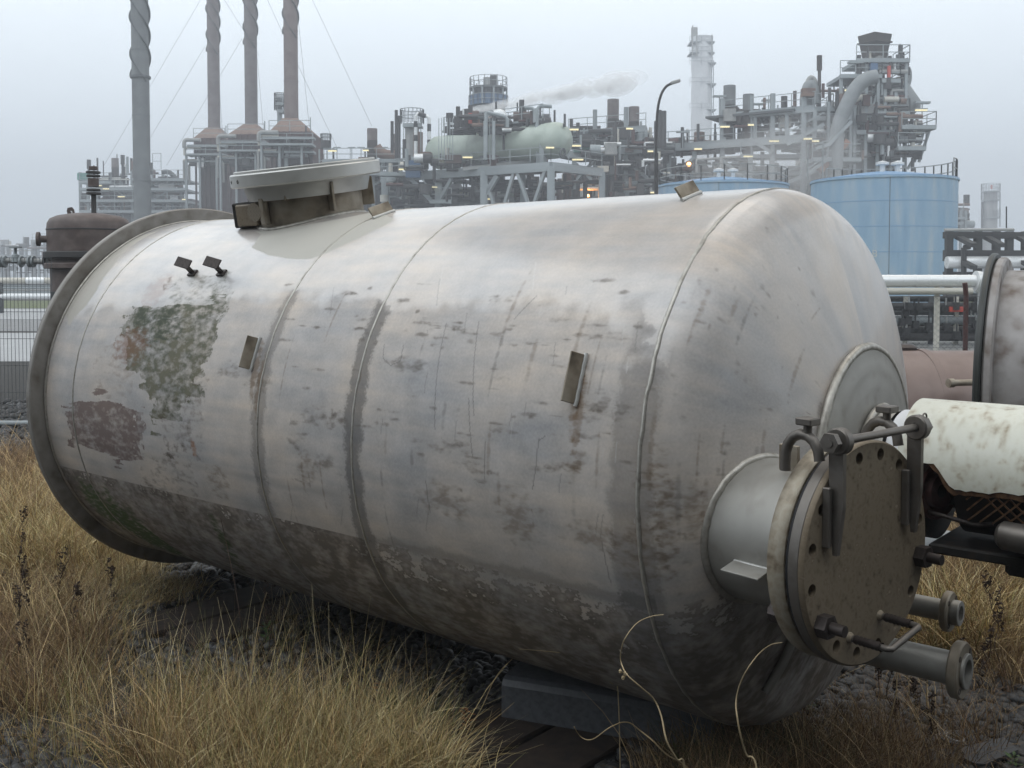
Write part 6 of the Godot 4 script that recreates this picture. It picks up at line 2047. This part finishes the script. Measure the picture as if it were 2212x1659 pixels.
func far_things():
	# scaffolded column wrapped in sheeting
	var z = 190.0
	var o = thing("wrapped_column", "tall pale column wrapped in white sheeting with scaffold platforms", "tower", Vector3(at(1514, 400, z).x, 0, -z))
	var px = z / F
	var prof = []
	var r2 = RandomNumberGenerator.new()
	r2.seed = 4
	for k in 41: prof.append(Vector2(22.0 * px * (1.0 + r2.randf_range(-.04, .05)), lerp(0.0, float(at(1514, 80, z).y), k / 40.0)))
	part(o, "sheeting", lathe(prof, 28), M.sheeting)
	for y in [95, 118, 140, 185, 240]:
		block(o, "platform", at(1530 if y > 130 else 1514, y, z), Vector3((26 if y > 130 else 52) * px, 0.25, 3.5), M.galv)
		rail(o, [at(1490, y, z - 2), at(1540, y, z - 2)], 1.4)
	for x in [1496, 1505, 1538]: bar(o, "scaffold_pole", at(x, 120, z - 2), at(x, 55 if x < 1500 else 75, z - 2), 0.2, 0.2, M.clutter_b)
	for x in [1537, 1541]: bar(o, "ladder_rail", at(x, 250, z - 2), at(x, 130, z - 2), 0.14, 0.14, M.galv)
	pipe(o, "top_duct", at(1500, 88, z), at(1500, 60, z), 0.6, M.clutter_b)
	# column at the right
	z = 230.0
	px = z / F
	o = thing("far_column", "distant grey column with caged ladders and steam round its foot", "tower", Vector3(at(2140, 500, z).x, 0, -z))
	pipe(o, "shell", Vector3(at(2140, 500, z).x, 0, -z), at(2140, 413, z), 14 * px, M.clutter_b, true)
	pipe(o, "riser", Vector3(at(2122, 500, z).x, 0, -z), at(2122, 436, z), 0.25, M.clutter_a)
	for y in [413, 432, 470]:
		pipe(o, "platform", at(2140, y + 2, z), at(2140, y, z), 19 * px, M.galv, true)
		rail_ring(o, at(2140, y, z), 19 * px, 1.6)
	bar(o, "ladder_rail", at(2160, 490, z), at(2160, 430, z), 0.2, 0.2, M.galv)
	pipe(o, "red_beacon", at(2142, 408, z), at(2142, 400, z), 0.2, M.red)
	# structure behind the tank's right edge
	z = 150.0
	o = thing("process_structure", "small distant decked structure right of the blue tank", "steel structure", Vector3(at(2065, 500, z).x, 0, -z))
	for q in [[2056, 440], [2064, 436], [2076, 455], [2086, 455]]: col(o, q[0], q[1], z, 0.35)
	for q in [[2050, 2086, 470], [2050, 2078, 482], [2050, 2100, 497]]:
		deck(o, q[0], q[1], q[2], z - 1, z + 3)
		rail(o, [at(q[0], q[2], z - 1), at(q[1], q[2], z - 1)])
	clutter(o, 2050, 2090, 440, 500, z, z + 3, 30, 91, 0.6)
	# low skyline at the left edge
	z = 210.0
	o = thing("process_structure", "low distant pipe-filled structures at the edge behind the upright vessel", "steel structure", Vector3(at(50, 560, z).x, 0, -z))
	for x in range(-60, 130, 13): col(o, x, 528 + rng.randf_range(-6, 14), z + rng.randf_range(-2, 4), 0.4)
	for q in [[-60, 120, 552], [-60, 120, 570], [70, 125, 520], [70, 125, 535]]:
		deck(o, q[0], q[1], q[2], z - 1, z + 4)
		rail(o, [at(q[0], q[2], z - 1), at(q[1], q[2], z - 1)], 1.4)
	clutter(o, -50, 120, 530, 590, z - 2, z + 3, 70, 92, 0.4)
	for x in [6, 14, 72]: pipe(o, "small_column", Vector3(at(x, 560, z).x, 0, -z), at(x, 518, z), 0.5, M.clutter_b)
	# pipework and hedging low down behind the whole yard, left of the vessel
	z = 75.0
	o = thing("pipe_track", "low grey pipe track with posts beyond the grass verge", "pipework", Vector3(at(100, 600, z).x, 0, -z))
	for k in 6: pipe(o, "track_pipe", at(-200, 612 + k * 5, z), at(600, 612 + k * 5, z), 0.12, [M.clutter_b, M.galv, M.clutter_a][k % 3])
	for k in 12:
		var x = at(-180 + k * 60, 600, z).x
		bar(o, "track_post", Vector3(x, 0, -z), Vector3(x, at(0, 608, z).y, -z), 0.2, 0.2, M.galv_dark)

func make_added_shed():
	# a long dark shed added out of view behind the photographer: it keeps the low sky off every surface that faces this way
	var o = thing("added_shed", "added unseen dark green shed behind the camera that blocks the low sky", "shed", Vector3(0, 0, 7))
	var y = 10.5
	block(o, "front_wall", Vector3(2, y / 2, 7.2), Vector3(64, y, 0.3), M.shed_wall)
	block(o, "back_wall", Vector3(2, y / 2, 21.8), Vector3(64, y, 0.3), M.shed_wall)
	for s in [-1, 1]: block(o, "end_wall", Vector3(2 + s * 31.8, y / 2, 14.5), Vector3(0.3, y, 14.2), M.shed_wall)
	for s in [-1, 1]: bar(o, "roof_slope", Vector3(2 - 32.4, y + 0.9, 14.5 + s * 3.8), Vector3(2 + 32.4, y + 0.9, 14.5 + s * 3.8), 8.2, 0.15, M.shed_wall).rotate_object_local(Vector3.UP, s * 0.22)
	for x in [-18.0, 0.0, 18.0]: block(o, "roller_door", Vector3(x, 2.2, 7.0), Vector3(4.4, 4.4, 0.12), M.galv_dark)
	for k in 33: block(o, "cladding_rib", Vector3(-29.5 + k * 1.95, y / 2, 7.02), Vector3(0.12, y - 0.1, 0.08), M.shed_wall)

# ---------------------------------------------------------------- camera, air and light; then everything in order
func _ready():
	rng.seed = 20240
	var cam = Camera3D.new()
	cam.name = "camera"
	cam.projection = Camera3D.PROJECTION_FRUSTUM
	cam.near = 0.1
	cam.far = 1500.0
	cam.size = 0.1 * H / F
	cam.frustum_offset = Vector2(0, 0.1 * SH / F)
	cam.position = Vector3(0, EYE, 0)
	cam.rotation = Vector3(-PITCH, 0, 0)
	add_child(cam)
	cam.current = true
	var env = Environment.new()
	var sky = Sky.new()
	var sm = ProceduralSkyMaterial.new()
	sm.sky_top_color = Color(1.49, 1.52, 1.54)
	sm.sky_horizon_color = Color(0.70, 0.745, 0.785)
	sm.sky_curve = 1.0
	sm.sky_energy_multiplier = 1.0
	sm.ground_bottom_color = Color(0.16, 0.15, 0.13)
	sm.ground_horizon_color = Color(0.55, 0.58, 0.6)
	sm.sun_angle_max = 0.0
	# faint cloud texture over the whole sky
	var cn = FastNoiseLite.new()
	cn.seed = 3
	cn.frequency = 0.012
	cn.fractal_octaves = 5
	var ci = cn.get_seamless_image(512, 256)
	ci.convert(Image.FORMAT_RGBA8)
	sm.sky_cover = ImageTexture.create_from_image(ci)
	sm.sky_cover_modulate = Color(0.42, 0.43, 0.44, 0.55)
	sky.sky_material = sm
	env.background_mode = Environment.BG_SKY
	env.sky = sky
	env.tonemap_mode = Environment.TONE_MAPPER_LINEAR
	env.tonemap_exposure = 1.5
	env.fog_enabled = true
	env.fog_density = 0.0031
	env.fog_light_color = Color(0.95, 0.97, 1.0)
	env.volumetric_fog_enabled = true
	env.volumetric_fog_density = 0.0
	env.sdfgi_enabled = true
	env.ssao_enabled = true
	env.ssil_enabled = true
	var we = WorldEnvironment.new()
	we.name = "environment"
	we.environment = env
	add_child(we)
	var sun = DirectionalLight3D.new()
	sun.name = "sun"
	sun.light_energy = 0.18
	sun.light_angular_distance = 40.0
	sun.light_color = Color(1.0, 0.98, 0.95)
	sun.shadow_enabled = true
	sun.rotation = Vector3(deg_to_rad(-62), deg_to_rad(150), 0)
	add_child(sun)
	unit_cyl.top_radius = 1.0
	unit_cyl.bottom_radius = 1.0
	unit_cyl.height = 1.0
	unit_cyl.radial_segments = 12
	unit_cyl.rings = 0
	fine_cyl.top_radius = 1.0
	fine_cyl.bottom_radius = 1.0
	fine_cyl.height = 1.0
	fine_cyl.radial_segments = 32
	fine_cyl.rings = 0
	make_materials()
	make_ground()
	make_added_shed()
	make_refinery()
	paint_shell()
	make_vessel()
	make_yard()
	make_grass()
	make_plants()
